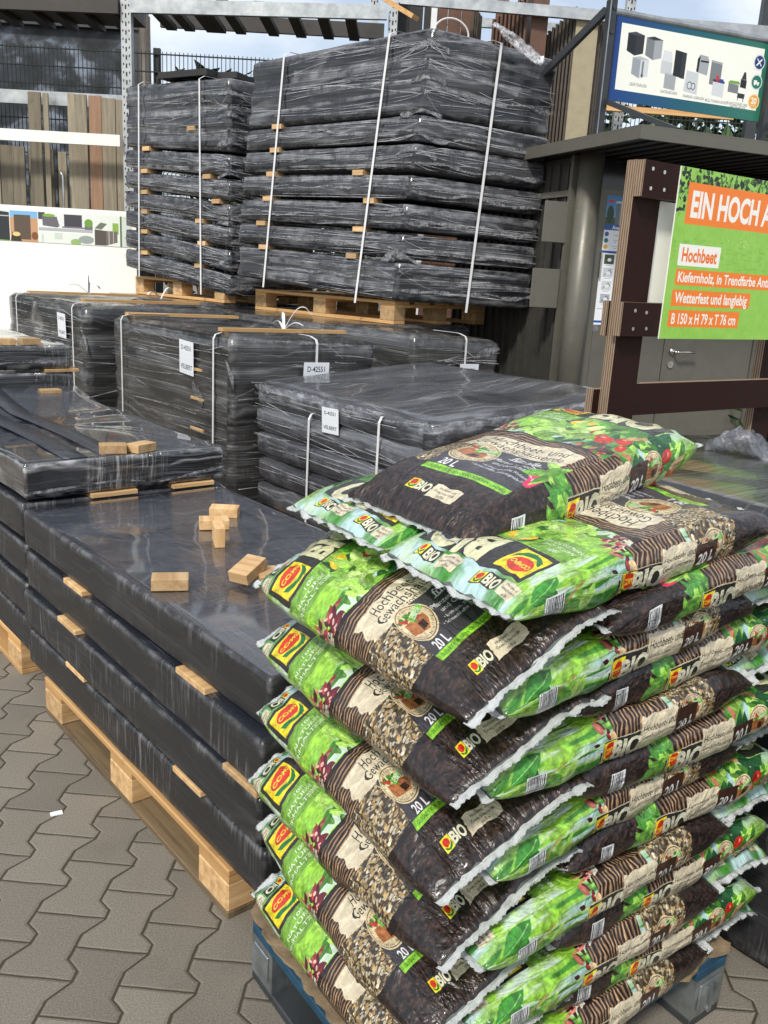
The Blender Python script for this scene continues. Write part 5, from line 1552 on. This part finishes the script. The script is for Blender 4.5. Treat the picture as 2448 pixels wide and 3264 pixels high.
# black sheet lying over the narrow stack, loose film tail and curl on the big one
mb = MB()
for k, (x0, x1, y) in enumerate(((.35, .72, .25), (.45, .8, .45))):
    q = Q2(1.0); a, b_ = bil(q, y * .6, 1 - x0), bil(q, y, 1 - x1)
    mb.bar(a + Vector((0, 0, .05)), b_ + Vector((0, 0, .07)), .35, .05)
mb.obj('cover_sheet', MAT['wpc_black'], s2)
def tail(root, p, d, L, w, seed, hang):
    bm = bmesh.new(); rows_ = []
    for k in range(26):
        t = k / 25
        c = Vector(p) + Vector(d) * L * t + Vector((0, 0, hang * math.sin(min(1, t * 1.1) * math.pi * .9) - abs(hang) * 1.2 * t * t))
        ww = w * (0.35 + 0.5 * math.sin(t * math.pi) + 0.5 * t * t)
        rows_.append([bm.verts.new(c + Vector((math.cos(a) * ww * (0.7 + 0.6 * noise.noise(Vector((t * 9, a, seed)))), math.sin(a) * ww * 0.3, math.sin(a) * ww * 0.8 + 0.02 * noise.noise(Vector((t * 14, a * 2, seed)))))) for a in [2 * math.pi * j / 9 for j in range(9)]])
    for a, b_ in zip(rows_, rows_[1:]):
        for j in range(9):
            f = bm.faces.new((a[j], a[(j + 1) % 9], b_[(j + 1) % 9], b_[j])); f.smooth = True
    bm.faces.new(rows_[0][::-1]); bm.faces.new(rows_[-1])
    me = bpy.data.meshes.new('film_tail'); bm.to_mesh(me); bm.free()
    return link('film_tail', me, MAT['crumple'], root)
q = Q1(1.0)
p0 = q[0].lerp(q[1], 0.48)
tail(s1, p0 + Vector((-.02, -.06, 0.10)), Vector((.75, -.25, -.55)), 0.42, 0.05, 4, 0.0)
mb = MB(); cc = q[0].lerp(q[1], 0.14)
mb.tube([cc + Vector((0.12 * math.cos(a), 0.04 * math.cos(a), 0.10 * math.sin(a) - .02)) for a in [math.pi * (1 - k / 14) for k in range(15)]], 0.006)
mb.obj('strap_end', MAT['strap'], s1)
mb = MB().bar(q[0] + Vector((-.52, .25, .30)), q[0] + Vector((-.12, .05, .06)), .09, .03)
mb.obj('batten', MAT['pine'], s1)
tl = tail(s10, (0.05, 0.82, 1.035), Vector((0.35, -0.55, -0.02)), 0.36, 0.05, 8, 0.05)
tl.data.materials.clear(); tl.data.materials.append(MAT['tail_grey'])

# ---------------------------------------------------------------- blue half pallet with printed soil bags
bp = thing('half_pallet', 'scuffed blue half pallet with galvanised corner feet under the printed bags', 'pallet', N0 + UU * .305 + VV * .40, math.atan2(VV.y, VV.x))
LX, LY = 0.405, 0.305
for k in range(5):
    y = -LY + 0.055 + k * (2 * LY - 0.11) / 4
    if k == 0: dk0 = MB().box(-LX, LX, -0.055, 0.055, 0.141, 0.163, bevel=0.002).obj('deck_board', MAT['blue'], bp); o = dk0
    else: o = dk0.copy(); COL.objects.link(o); o.parent = bp
    o.location = (0, y, 0)
for k, x in enumerate((-LX + 0.05, 0, LX - 0.05)):
    if k == 0: cr0 = MB().box(-0.05, 0.05, -LY, LY, 0.118, 0.1405, bevel=0.002).obj('crossbar', MAT['blue'], bp); o = cr0
    else: o = cr0.copy(); COL.objects.link(o); o.parent = bp
    o.location = (x, 0, 0)
for sx_ in (-1, 0, 1):
    for sy in (-1, 1):
        mb = MB()
        x, y = sx_ * (LX - 0.05), sy * (LY - 0.045)
        mb.box(x - .05, x + .05, y - .045, y + .045, 0.022, 0.1175)
        mb.box(x - .036, x + .036, y + sy * .045, y + sy * .049, 0.04, 0.105, bevel=.002)
        for a in (-.018, .0, .018): mb.box(x + a - .004, x + a + .004, y + sy * .049, y + sy * .053, 0.05, 0.095)
        if sx_: mb.box(x + sx_ * .05, x + sx_ * .054, y - .03, y + .03, 0.04, 0.105, bevel=.002)
        mb.cyl((x, y + sy * .045, .034), (x, y + sy * .054, .034), .008, 10)
        mb.obj('metal_foot', MAT['foot'], bp)
for sx_ in (-1, 0, 1):
    MB().box(sx_ * (LX - .05) - .05, sx_ * (LX - .05) + .05, -LY, LY, 0.0, 0.0215, bevel=.003).obj('skid', MAT['steel_dark'], bp)
# torn cardboard sheet between pallet and bags
bm = bmesh.new(); pts = []
for (a, b_), nn in ((((-LX, -LY), (LX, -LY)), 44), (((LX, -LY), (LX, LY)), 34), (((LX, LY), (-LX, LY)), 20), (((-LX, LY), (-LX, -LY)), 34)):
    for k in range(nn):
        t = k / nn; w = noise.noise(Vector((t * 9, a * 3, b_[1] * 7))) * .018 + noise.noise(Vector((t * 33, a * 3, 4))) * .010 if False else 0
        x = a[0] + (b_[0] - a[0]) * t if False else 0
        pts.append(None)
pts = []
cor = [(-LX, -LY), (LX, -LY), (LX, LY), (-LX, LY)]
for i in range(4):
    a, b_ = Vector(cor[i]), Vector(cor[(i + 1) % 4])
    d = (b_ - a).normalized(); o2 = Vector((d.y, -d.x)); nn = 46
    for k in range(nn):
        t = k / nn
        w = 0.008 + 0.020 * noise.noise(Vector((t * 7, i * 3.3, 1.7))) + 0.012 * noise.noise(Vector((t * 29, i * 5.1, 9)))
        p = a + (b_ - a) * t + o2 * w
        pts.append((p.x, p.y))
top = [bm.verts.new((x, y, .1705 - .006 * max(0, noise.noise(Vector((x * 20, y * 20, 3)))))) for x, y in pts]
bot = [bm.verts.new((x, y, .1637)) for x, y in pts]
bm.faces.new(top); bm.faces.new(bot[::-1])
for i in range(len(pts)): bm.faces.new((bot[i], bot[(i + 1) % len(pts)], top[(i + 1) % len(pts)], top[i]))
me = bpy.data.meshes.new('cardboard_sheet'); bm.to_mesh(me); bm.free()
o = link('cardboard_sheet', me, MAT['cardboard'])
o.location = bp.location; o.rotation_euler = bp.rotation_euler
tag(o, 'torn brown cardboard sheet between the blue pallet and the bags', 'cardboard')

ORDL = ['first', 'second', 'third', 'fourth', 'fifth', 'sixth', 'seventh', 'eighth', 'ninth', 'tenth', 'eleventh', 'twelfth', 'thirteenth']
def P2(u, v): p = N0 + UU * u + VV * v; return p.x, p.y
rb = random.Random(5)
for i in range(13):
    layer = ORDL[12 - i] + ' layer from the top' if i < 12 else 'uppermost full layer'
    jt = lambda a=.009: rb.uniform(-a, a)
    rot = lambda v: Matrix.Rotation(rb.uniform(-.035, .035), 3, 'Z') @ v
    if i % 2:
        soil_bag('soil_bag', 'dark-ended bag lying along the left side, ' + layer, *P2(.298 + jt(), .132 + jt()), rot(UU), i, 200 + i, T=.092, L=.60, W=.30, kind='A')
        soil_bag('soil_bag', 'bag along the right side, soil end left, tomatoes right, ' + layer, *P2(.137 + jt(), .560 + jt(.012)), rot(VV), i, 230 + i, W=.30, L=.635)
    else:
        soil_bag('soil_bag', 'bag along the right side, green end left, gravel right, ' + layer, *P2(.134 + jt(), .378 + jt(.012)), rot(-VV), i, 260 + i, W=.31, L=.635)
        if i < 12: soil_bag('soil_bag', 'bag at the far right corner, white seam outwards, ' + layer, *P2(.310 + jt(), .770 + jt()), rot(-UU), i, 290 + i, W=.29, L=.60)
        if i in (0, 12): soil_bag('soil_bag', 'green-ended bag at the far left corner, ' + layer, *P2(.458, .378), rot(-VV), i, 320 + i, W=.31, L=.635)
az_ = math.radians(51)
soil_bag('soil_bag', 'single crooked bag lying on top of the bag stack, soil seam towards the left', .268, 1.648, (math.sin(az_), math.cos(az_)), 12.85, 350, W=.335, L=.59, T=.118, tilt=lambda x, y: .10 * y)
# crumbs of soil and torn bits on the ground
tag(MB().box(-.016, .016, -.009, .009, 0.0005, .003).obj('paper_scrap', MAT['paper'], loc=(*([-0.86, 2.15][i] for i in (0, 1)), 0), rotz=.5), 'small white paper scrap on the paving left of the front pallet', 'litter')
# ---------------------------------------------------------------- yard behind: dark hall, mesh fence, hedge
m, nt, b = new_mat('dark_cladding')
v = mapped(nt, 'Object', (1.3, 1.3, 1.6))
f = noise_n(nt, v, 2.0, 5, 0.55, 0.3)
nt.links.new(ramp(nt, f, [(0.38, (0.010, 0.012, 0.014)), (0.52, (0.035, 0.041, 0.050)), (0.66, (0.20, 0.235, 0.29))]), b.inputs['Base Color'])  # bluish cloud reflections painted as pale patches in the wall colour
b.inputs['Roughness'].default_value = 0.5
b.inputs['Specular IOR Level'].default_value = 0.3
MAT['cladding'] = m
hf = [(-16, 13.0), (-3.62, 13.0), (-7.6, 26), (-16, 26)]
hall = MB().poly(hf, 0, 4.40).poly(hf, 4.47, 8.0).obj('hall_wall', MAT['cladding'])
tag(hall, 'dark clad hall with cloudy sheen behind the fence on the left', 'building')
MB().box(-16.05, -3.58, 12.90, 12.99, 4.40, 4.47).obj('wall_rail', MAT['steel_dark'], hall)
MB().box(-3.80, -3.50, 12.93, 13.05, 0.0, 8.0).obj('corner_trim', MAT['steel_dark'], hall)
dp = MB().cyl((-3.46, 12.84, 0), (-3.50, 12.84, 4.55), 0.075, 14).cyl((-3.463, 12.84, 3.15), (-3.463, 12.84, 3.22), 0.085, 14).obj('downpipe', MAT['pipe'], None, True)
tag(dp, 'brown rain downpipe at the corner of the dark hall', 'pipe')

fe = thing('mesh_fence', 'tall dark green double-rod mesh fence crossing the whole background', 'fence', (0, 11.5, 0))
x = -6.0; k = 0
ztop = 3.84
while x < 8.0:
    mb = MB()
    n = 50
    for q in range(n):
        xx = x + 0.05 * q + 0.025
        mb.box(xx - .004, xx + .004, -.004, .004, 1.4, ztop + .03)
    zz = 1.5
    while zz < ztop:
        mb.box(x, x + 2.5, -.012, -.0045, zz - .006, zz + .006); mb.box(x, x + 2.5, .0045, .012, zz - .006, zz + .006)
        zz += 0.195
    mb.obj('mesh_panel', MAT['fence'], fe)
    MB().box(x + .46, x + .54, .014, .074, 0, ztop + .07).obj('post', MAT['fence'], fe)
    x += 2.5
def leaves(name, n, boxfn, size, mats, seed, parent=None):
    r = random.Random(seed); bm = bmesh.new()
    for _ in range(n):
        p = Vector(boxfn(r)); s_ = size * r.uniform(.5, 1.3)
        a = Vector((r.gauss(0, 1), r.gauss(0, 1), r.gauss(0, 1))).normalized(); c = a.cross(Vector((r.random(), r.random(), r.random()))).normalized()
        vs = [bm.verts.new(p + a * s_ * u + c * s_ * w * .55 + a.cross(c) * s_ * h) for u, w, h in ((-1, 0, 0), (0, -.8, .12), (1, 0, -.1), (0, .8, .12))]
        f = bm.faces.new(vs); f.material_index = r.randrange(len(mats))
    me = bpy.data.meshes.new(name); bm.to_mesh(me); bm.free()
    return link(name, me, mats, parent)
hd = leaves('hedge', 12000, lambda r: (r.uniform(-3.2, 12), r.uniform(12.6, 14.5), r.uniform(0.5, 3.95 + .5 * noise.noise(Vector((r.uniform(0, 9), 2, 2))))), 0.13, [MAT['leaf_dark'], MAT['leaf'], MAT['leaf_dark']], 3)
tag(hd, kind='stuff'); hd['label'] = 'dark hedge behind the mesh fence'

# ---------------------------------------------------------------- galvanised cantilever rack
rk = thing('storage_rack', 'galvanised yard rack with perforated uprights and slatted top shelf', 'rack', (0, 9.6, 0))
def upright(x, y, z1, w=0.10, mat='galv_slot'):
    MB().box(-w / 2, w / 2, 0, .09, 0, z1).obj('upright', MAT[mat], rk, loc=(x, y, 0))
upright(-2.80, 0.0, 5.0); upright(-0.19, 0.02, 5.0, .09); upright(2.11, 0.0, 5.0, .09); upright(3.43, 0.0, 5.0, .10, 'steel_dark')
upright(-0.42, 1.1, 4.5, .09); upright(0.62, 1.2, 5, .08)
def beam(x0, z0, x1, z1, y, h, mat='galv', name='beam', d=.05): MB().bar((x0, y, z0), (x1, y, z1), d, h).obj(name, MAT[mat], rk)
beam(-6.2, 3.80, -2.86, 3.85, -.03, .135, 'rust'); beam(-2.74, 3.86, -.25, 3.93, -.03, .125)
beam(-2.74, 4.02, -.3, 4.03, 1.1, .15, 'rust')
beam(-.13, 4.06, 2.2, 4.00, -.03, .10); beam(2.16, 3.98, 4.4, 3.93, -.03, .10)
beam(.3, 4.19, 2.0, 4.17, 1.15, .09)
beam(-6.2, 2.627, -2.86, 2.627, -.05, .108, 'rail'); beam(-6.2, 3.04, -2.3, 3.05, .35, .13)
sl = [-5.9, -5.5, -5.2, -4.9, -4.55, -4.3, -3.95, -3.7, -3.4, -3.1, -2.62, -2.42, -2.18, -2.08, -1.86, -1.5, -1.2, -.9, -.62]
for k, x in enumerate(sl):
    if k == 0: s0_ = MB().box(-.055, .055, 0, 1.12, 0, .05).obj('shelf_slat', MAT['rust'], rk); o = s0_
    else: o = s0_.copy(); COL.objects.link(o); o.parent = rk
    o.location = (x, 0, 3.925 if x > -2.8 else 3.87)
MB().box(-6.2, -2.9, .02, 1.1, 3.93, 4.06).obj('shelf_load', MAT['wpc_dark'], rk)
beam(1.95, 3.18, 3.2, 3.16, -.12, .05, 'pine_x', 'timber', .05)

# weathered boards standing in the left bay
bd = [(-3.81, .13, 3.08, 'weathered', 'pale grey wooden board standing apart, left of the other tall ones', .0),
      (-3.69, .055, 3.075, 'weathered', 'narrow wooden board edge right of the gap above the white rail', .0),
      (-3.44, .075, 3.085, 'weathered', 'narrow grey board, first of the tall closed row above the white rail', .0),
      (-3.335, .135, 3.08, 'weathered', 'wide grey wooden board left of the reddish one', .0),
      (-3.193, .13, 3.075, 'reddish', 'reddish brown wooden board among the grey ones', .0),
      (-3.052, .14, 3.06, 'weathered', 'grey wooden board right of the reddish one', .0),
      (-2.905, .128, 3.05, 'weathered', 'grey wooden board next to the perforated upright', .0),
      (-4.15, .12, 2.56, 'weathered', 'dark short wooden board at the left photo edge below the rail', .05),
      (-4.015, .135, 2.555, 'weathered', 'short knotty board below the rail, second from the left photo edge', .05),
      (-3.905, .06, 2.54, 'weathered', 'narrow dark short board behind the pale standing one', .10),
      (-3.72, .10, 2.55, 'weathered', 'short grey board below the rail beside the pale standing one', .12),
      (-4.27, .10, 2.56, 'weathered', 'outermost short board below the rail at the photo edge', .06),
      (-3.58, .09, 2.53, 'weathered', 'dark short board in the gap left of the closed row', .10)]
for x, w, zt_, mt, lab, dy in bd:
    o = MB().box(-w / 2, w / 2, 0, .026, 0, zt_ - 1.0, bevel=.003).obj('wooden_board', MAT[mt], None, loc=(x, 9.78 + dy, 1.0))
    o.rotation_euler = (math.radians(-.6), math.radians(RND.uniform(-.35, .35)), 0)
    tag(o, lab, 'board', 'weathered boards standing in the left rack bay')
tag(MB().tube([(-3.505, 9.70, 1.2), (-3.51, 9.70, 2.28), (-3.53, 9.71, 2.31), (-3.56, 9.74, 2.32)], .012, 8).obj('steel_rod', MAT['galv'], None, True), 'thin bent steel rod standing in front of the wooden boards', 'rod')
# composite boards in the middle and right bays
def comp(x, y, w, zt_, mat, rz, lab, grp, th=.024):
    o = MB().box(-w / 2, w / 2, 0, th, 0, zt_ - 1.0, bevel=.003).obj('composite_board', MAT[mat], None, loc=(x, y, 1.0), rotz=math.radians(rz))
    return tag(o, lab, 'board', grp)
gk = 'composite decking boards standing in the rack'
for k, (x, lab) in enumerate(((-.10, 'left black composite board beside the second upright'), (.035, 'middle black composite board behind the tall stack'), (.155, 'narrow black composite board next to the brown ones'))):
    comp(x, 9.85, .135 if k < 2 else .08, 4.10, 'wpc_black', 0, lab, gk)
comp(.215, 9.84, .06, 4.09, 'paper', 0, 'thin pale strip between the black and the brown boards', gk)
comp(.285, 9.86, .13, 4.08, 'wpc_brown', 0, 'left one of two shorter brown composite boards', gk)
comp(.42, 9.86, .13, 4.08, 'wpc_brown', 0, 'right one of two shorter brown composite boards', gk)
comp(.55, 9.80, .13, 4.15, 'wpc_brown', 0, 'tall brown composite board reaching behind the beam', gk)
for k in range(3): comp(.635 + .022 * k, 9.84 + .02 * k, .12, 4.08 - .02 * k, 'wpc_dark', 66, 'dark board seen edge-on beside the tall brown one', gk)
comp(.93, 10.3, .13, 4.3, 'wpc_brown', 0, 'far brown board behind the right brown bundle', gk)
for k in range(9): comp(.86 + .036 * k, 9.98 - .035 * k, .15, 4.02 + .022 * k, 'wpc_brown', 62, 'brown board seen edge-on in the right brown bundle', gk)
comp(1.245, 9.64, .16, 4.17, 'wpc_brown', 4, 'front face board of the right brown bundle', gk)
for k in range(10): comp(1.36 + .030 * k, 9.98 - .032 * k, .15, 3.88 + .024 * k, 'wpc_dark', 62, 'dark taupe board seen edge-on in the bundle by the sign', gk)
comp(1.705, 9.60, .22, 4.06, 'wpc_taupe', 4, 'light taupe front board with a paper tag, left of the sign strut', gk)
tag(MB().box(-.02, .02, -.004, -.001, 0, .10).obj('paper_tag', MAT['paper'], None, loc=(1.68, 9.61, 2.98)), 'small white paper tag on the taupe board', 'tag')
for k in range(4): comp(1.83 + .03 * k, 9.68 + .03 * k, .13, 4.06, 'wpc_dark', 64, 'dark board edge right of the taupe front board', gk)

# white panel wall with a strip of photographs
wp = thing('display_wall', 'white display panel on the left with a strip of garden photos', 'display panel', (-4.6, 9.42, 0))
panel('board', 3.84, 1.9, .03, [MAT['white'], MAT['white']], wp, (0, 0, 1.0))
panel('photo_strip', 1.75, .325, .004, [MAT['strip'], MAT['white']], wp, (.995, -.006, 1.765))

# ---------------------------------------------------------------- metal garden shed
SZ = math.radians(22)
sh = thing('garden_shed', 'grey metal garden shed with round corner columns, flat canopy roof and double door', 'shed', (1.26, 6.39, 0), SZ)
mb = MB().box(-.215, 2.6, -.80, 2.1, 2.402, 2.412)
mb.box(-.215, 2.6, -.80, -.775, 2.335, 2.4015).box(-.215, -.19, -.7745, 2.1, 2.335, 2.4015).box(2.575, 2.6, -.7745, 2.1, 2.335, 2.4015)
mb.obj('roof', MAT['shed'], sh)
mb = MB()
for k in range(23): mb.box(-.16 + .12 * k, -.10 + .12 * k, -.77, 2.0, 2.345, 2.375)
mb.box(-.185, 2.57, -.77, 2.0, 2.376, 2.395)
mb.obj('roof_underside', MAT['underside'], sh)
for x in (0.02, 1.78): MB().cyl((x, 0.03, 0.05), (x, 0.03, 2.40), .083, 28).obj('column', MAT['shed'], sh, False)
for o in sh.children:
    if o.name.startswith('column'):
        for p in o.data.polygons: p.use_smooth = len(p.vertices) == 4
# left wall: ribbed sheet
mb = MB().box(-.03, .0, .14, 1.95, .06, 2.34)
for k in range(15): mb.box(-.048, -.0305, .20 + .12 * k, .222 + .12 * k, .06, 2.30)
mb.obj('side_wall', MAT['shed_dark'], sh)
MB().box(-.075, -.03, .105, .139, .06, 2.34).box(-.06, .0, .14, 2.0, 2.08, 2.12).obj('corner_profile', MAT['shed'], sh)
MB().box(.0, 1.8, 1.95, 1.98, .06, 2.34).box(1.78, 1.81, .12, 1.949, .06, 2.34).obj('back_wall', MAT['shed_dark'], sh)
# front
MB().box(.10, .17, .02, .06, .06, 2.10).box(1.655, 1.70, .02, .06, .06, 2.10).box(.10, 1.70, .02, .06, 2.10, 2.135).obj('door_frame', MAT['shed'], sh)
MB().box(.10, 1.72, .05, .07, 2.136, 2.335).obj('transom_panel', MAT['black_glass'], sh)
dl = MB().box(.176, .811, .025, .055, .08, 2.09, bevel=.004).obj('door', MAT['shed'], sh)
dr = MB().box(.819, 1.649, .025, .055, .08, 2.09, bevel=.004).obj('door', MAT['shed'], sh)
mb = MB().cyl((.895, .024, 1.05), (.895, .012, 1.05), .027, 20).cyl((.895, .012, 1.05), (.895, -.03, 1.05), .010, 12).tube([(.895, -.03, 1.05), (.91, -.036, 1.051), (.96, -.036, 1.053), (1.06, -.036, 1.053)], .010, 12)
mb.obj('handle', MAT['chrome'], dr, True)
MB().cyl((.888, .024, .955), (.888, .014, .955), .026, 20).cyl((.888, .014, .955), (.888, .011, .955), .010, 12).box(.884, .892, .0095, .0105, .945, .957).obj('lock', MAT['chrome'], dr)
MB().cyl((.168, .012, 1.55), (.168, .012, 1.72), .008, 8).obj('hinge', MAT['chrome'], dl)
for o in (dl, dr): pass
# poster taped on the left leaf
ps = thing('door_poster', 'tall white and blue product poster taped on the left shed door', 'poster', sh.location, SZ)
panel('print', .36, .875, .0015, [MAT['door_poster'], MAT['paper']], ps, (.345, .0225, 1.664))
panel('tape', .05, .05, .0008, [MAT['film_grey']], ps, (.19, .0235, 1.208))
# plates by the left wall
for (x, y, z, w, h_, lab) in ((1.068, 6.45, 1.902, .178, .272, 'upper grey metal sample plate hanging beside the shed column'), (1.040, 6.45, 1.456, .205, .268, 'lower grey metal sample plate hanging beside the shed column')):
    o = MB().box(-w / 2, w / 2, 0, .012, -h_ / 2, h_ / 2, bevel=.004).obj('sample_plate', MAT['shed'], None, loc=(x, y, z), rotz=math.radians(12))
    tag(o, lab, 'metal plate', 'grey sample plates beside the shed')
tag(MB().tube([Vector((1.20, 6.66, 2.06)) + Vector((.03 * math.cos(a), 0, .035 * math.sin(a))) for a in [k * .4 for k in range(1, 12)]], .006, 6).obj('wire_hook', MAT['strap'], None, True), 'white curled hook above the upper sample plate', 'hook')

# sign on a steel frame on the roof
rs = thing('roof_sign', 'blue-green framed sign showing shed types on steel struts above the shed roof', 'sign', sh.location, SZ)
panel('sign_panel', 1.372, .507, .012, [MAT['shed_sign'], MAT['steel_dark']], rs, (.029 + .686, -.06, 2.928))
def strut(a, b_, w=.045, h_=.02, nm='strut', mat='steel_dark'): MB().bar(a, b_, w, h_).obj(nm, MAT[mat], rs)
MB().cyl((-.03, -.05, 3.195), (1.5, -.05, 3.195), .022, 12).obj('top_tube', MAT['galv'], rs)
for x in (-.035, 1.32):
    strut((x, -.085, 2.413), (x, -.085, 3.245), .05, .05); strut((x + .02, -.085, 2.66), (x + .14, -.72, 2.42), .03, .03, 'brace')
MB().box(-.064, -.058, -.118, -.112, 2.413, 3.245).obj('edge_strip', MAT['galv'], rs)
strut((-.05, -.05, 3.19), (-.20, 1.15, 2.62), .03, .05, 'brace')
for z in (3.20, 3.06): MB().cyl((-.035, -.118, z), (-.035, -.108, z), .014, 8).obj('bolt', MAT['steel_dark'], rs)

# ---------------------------------------------------------------- plywood sign stand
FZ = math.radians(35)
fs = thing('sign_stand', 'dark brown plywood stand carrying a green and orange raised-bed sign', 'sign stand', (.87, 3.67, 0), FZ)
def ply(name, x0, x1, y0, y1, z0, z1, parent=fs):
    bm = bmesh.new(); uvl = bm.loops.layers.uv.new('UVMap')
    r = bmesh.ops.create_cube(bm, size=1.0)
    bmesh.ops.scale(bm, vec=(x1 - x0, y1 - y0, z1 - z0), verts=r['verts'])
    bmesh.ops.translate(bm, vec=((x0 + x1) / 2, (y0 + y1) / 2, (z0 + z1) / 2), verts=r['verts'])
    for f in bm.faces:
        nrm = f.normal
        f.material_index = 0 if abs(nrm.y) > .5 else 1
        for l in f.loops:
            co = l.vert.co
            l[uvl].uv = (co.y, co.z if abs(nrm.z) < .5 else co.x)
    me = bpy.data.meshes.new(name); bm.to_mesh(me); bm.free()
    return link(name, me, [MAT['ply_film'], MAT['ply_edge']], parent)
ply('post', .04, .203, .0, .050, 0.0, 1.978)
ply('rail', .204, 1.35, .004, .046, .970, 1.105)
ply('post', 1.15, 1.30, .047, .090, 0.0, 1.978)
c1_ = ply('cleat', .038, .262, -.043, -.0005, 1.842, 1.976); c2_ = ply('cleat', .012, .25, -.043, -.0005, 1.306, 1.440)
ply('cleat', .03, .2, .0505, .080, 1.30, 1.44); ply('cleat', .0, .16, .0505, .09, 0.93, 1.08)
for c_, zz in ((c1_, 1.91), (c2_, 1.372)):
    mb = MB()
    for xx, z in ((.085, zz + .036), (.155, zz + .030), (.085, zz - .036), (.165, zz - .034)): mb.cyl((xx, -.0445, z), (xx, -.0425, z), .0075, 12).cyl((xx, -.0455, z), (xx, -.0440, z), .003, 6)
    mb.obj('screw', MAT['chrome'], c_)
panel('sign_panel', .925, .675, .006, [MAT['sign'], MAT['white']], fs, (.245 + .4625, -.050, 1.636))
panel('back_panel', .72, .40, .01, [MAT['white'], MAT['white']], fs, (.565, .02, 1.641))
# leafy plant beyond the shed corner
pl = thing('leafy_plant', 'low leafy green plant past the right shed column', 'plant', (3.05, 7.4, 0), 0)
leaves('foliage', 900, lambda r: (r.gauss(0, .22), r.gauss(0, .22), .45 + r.gauss(0, .22)), .07, [MAT['leaf'], MAT['leaf_dark'], MAT['leaf']], 9, pl)
MB().cyl((0, 0, 0), (0, 0, .5), .02, 8).obj('stem', MAT['pipe'], pl)
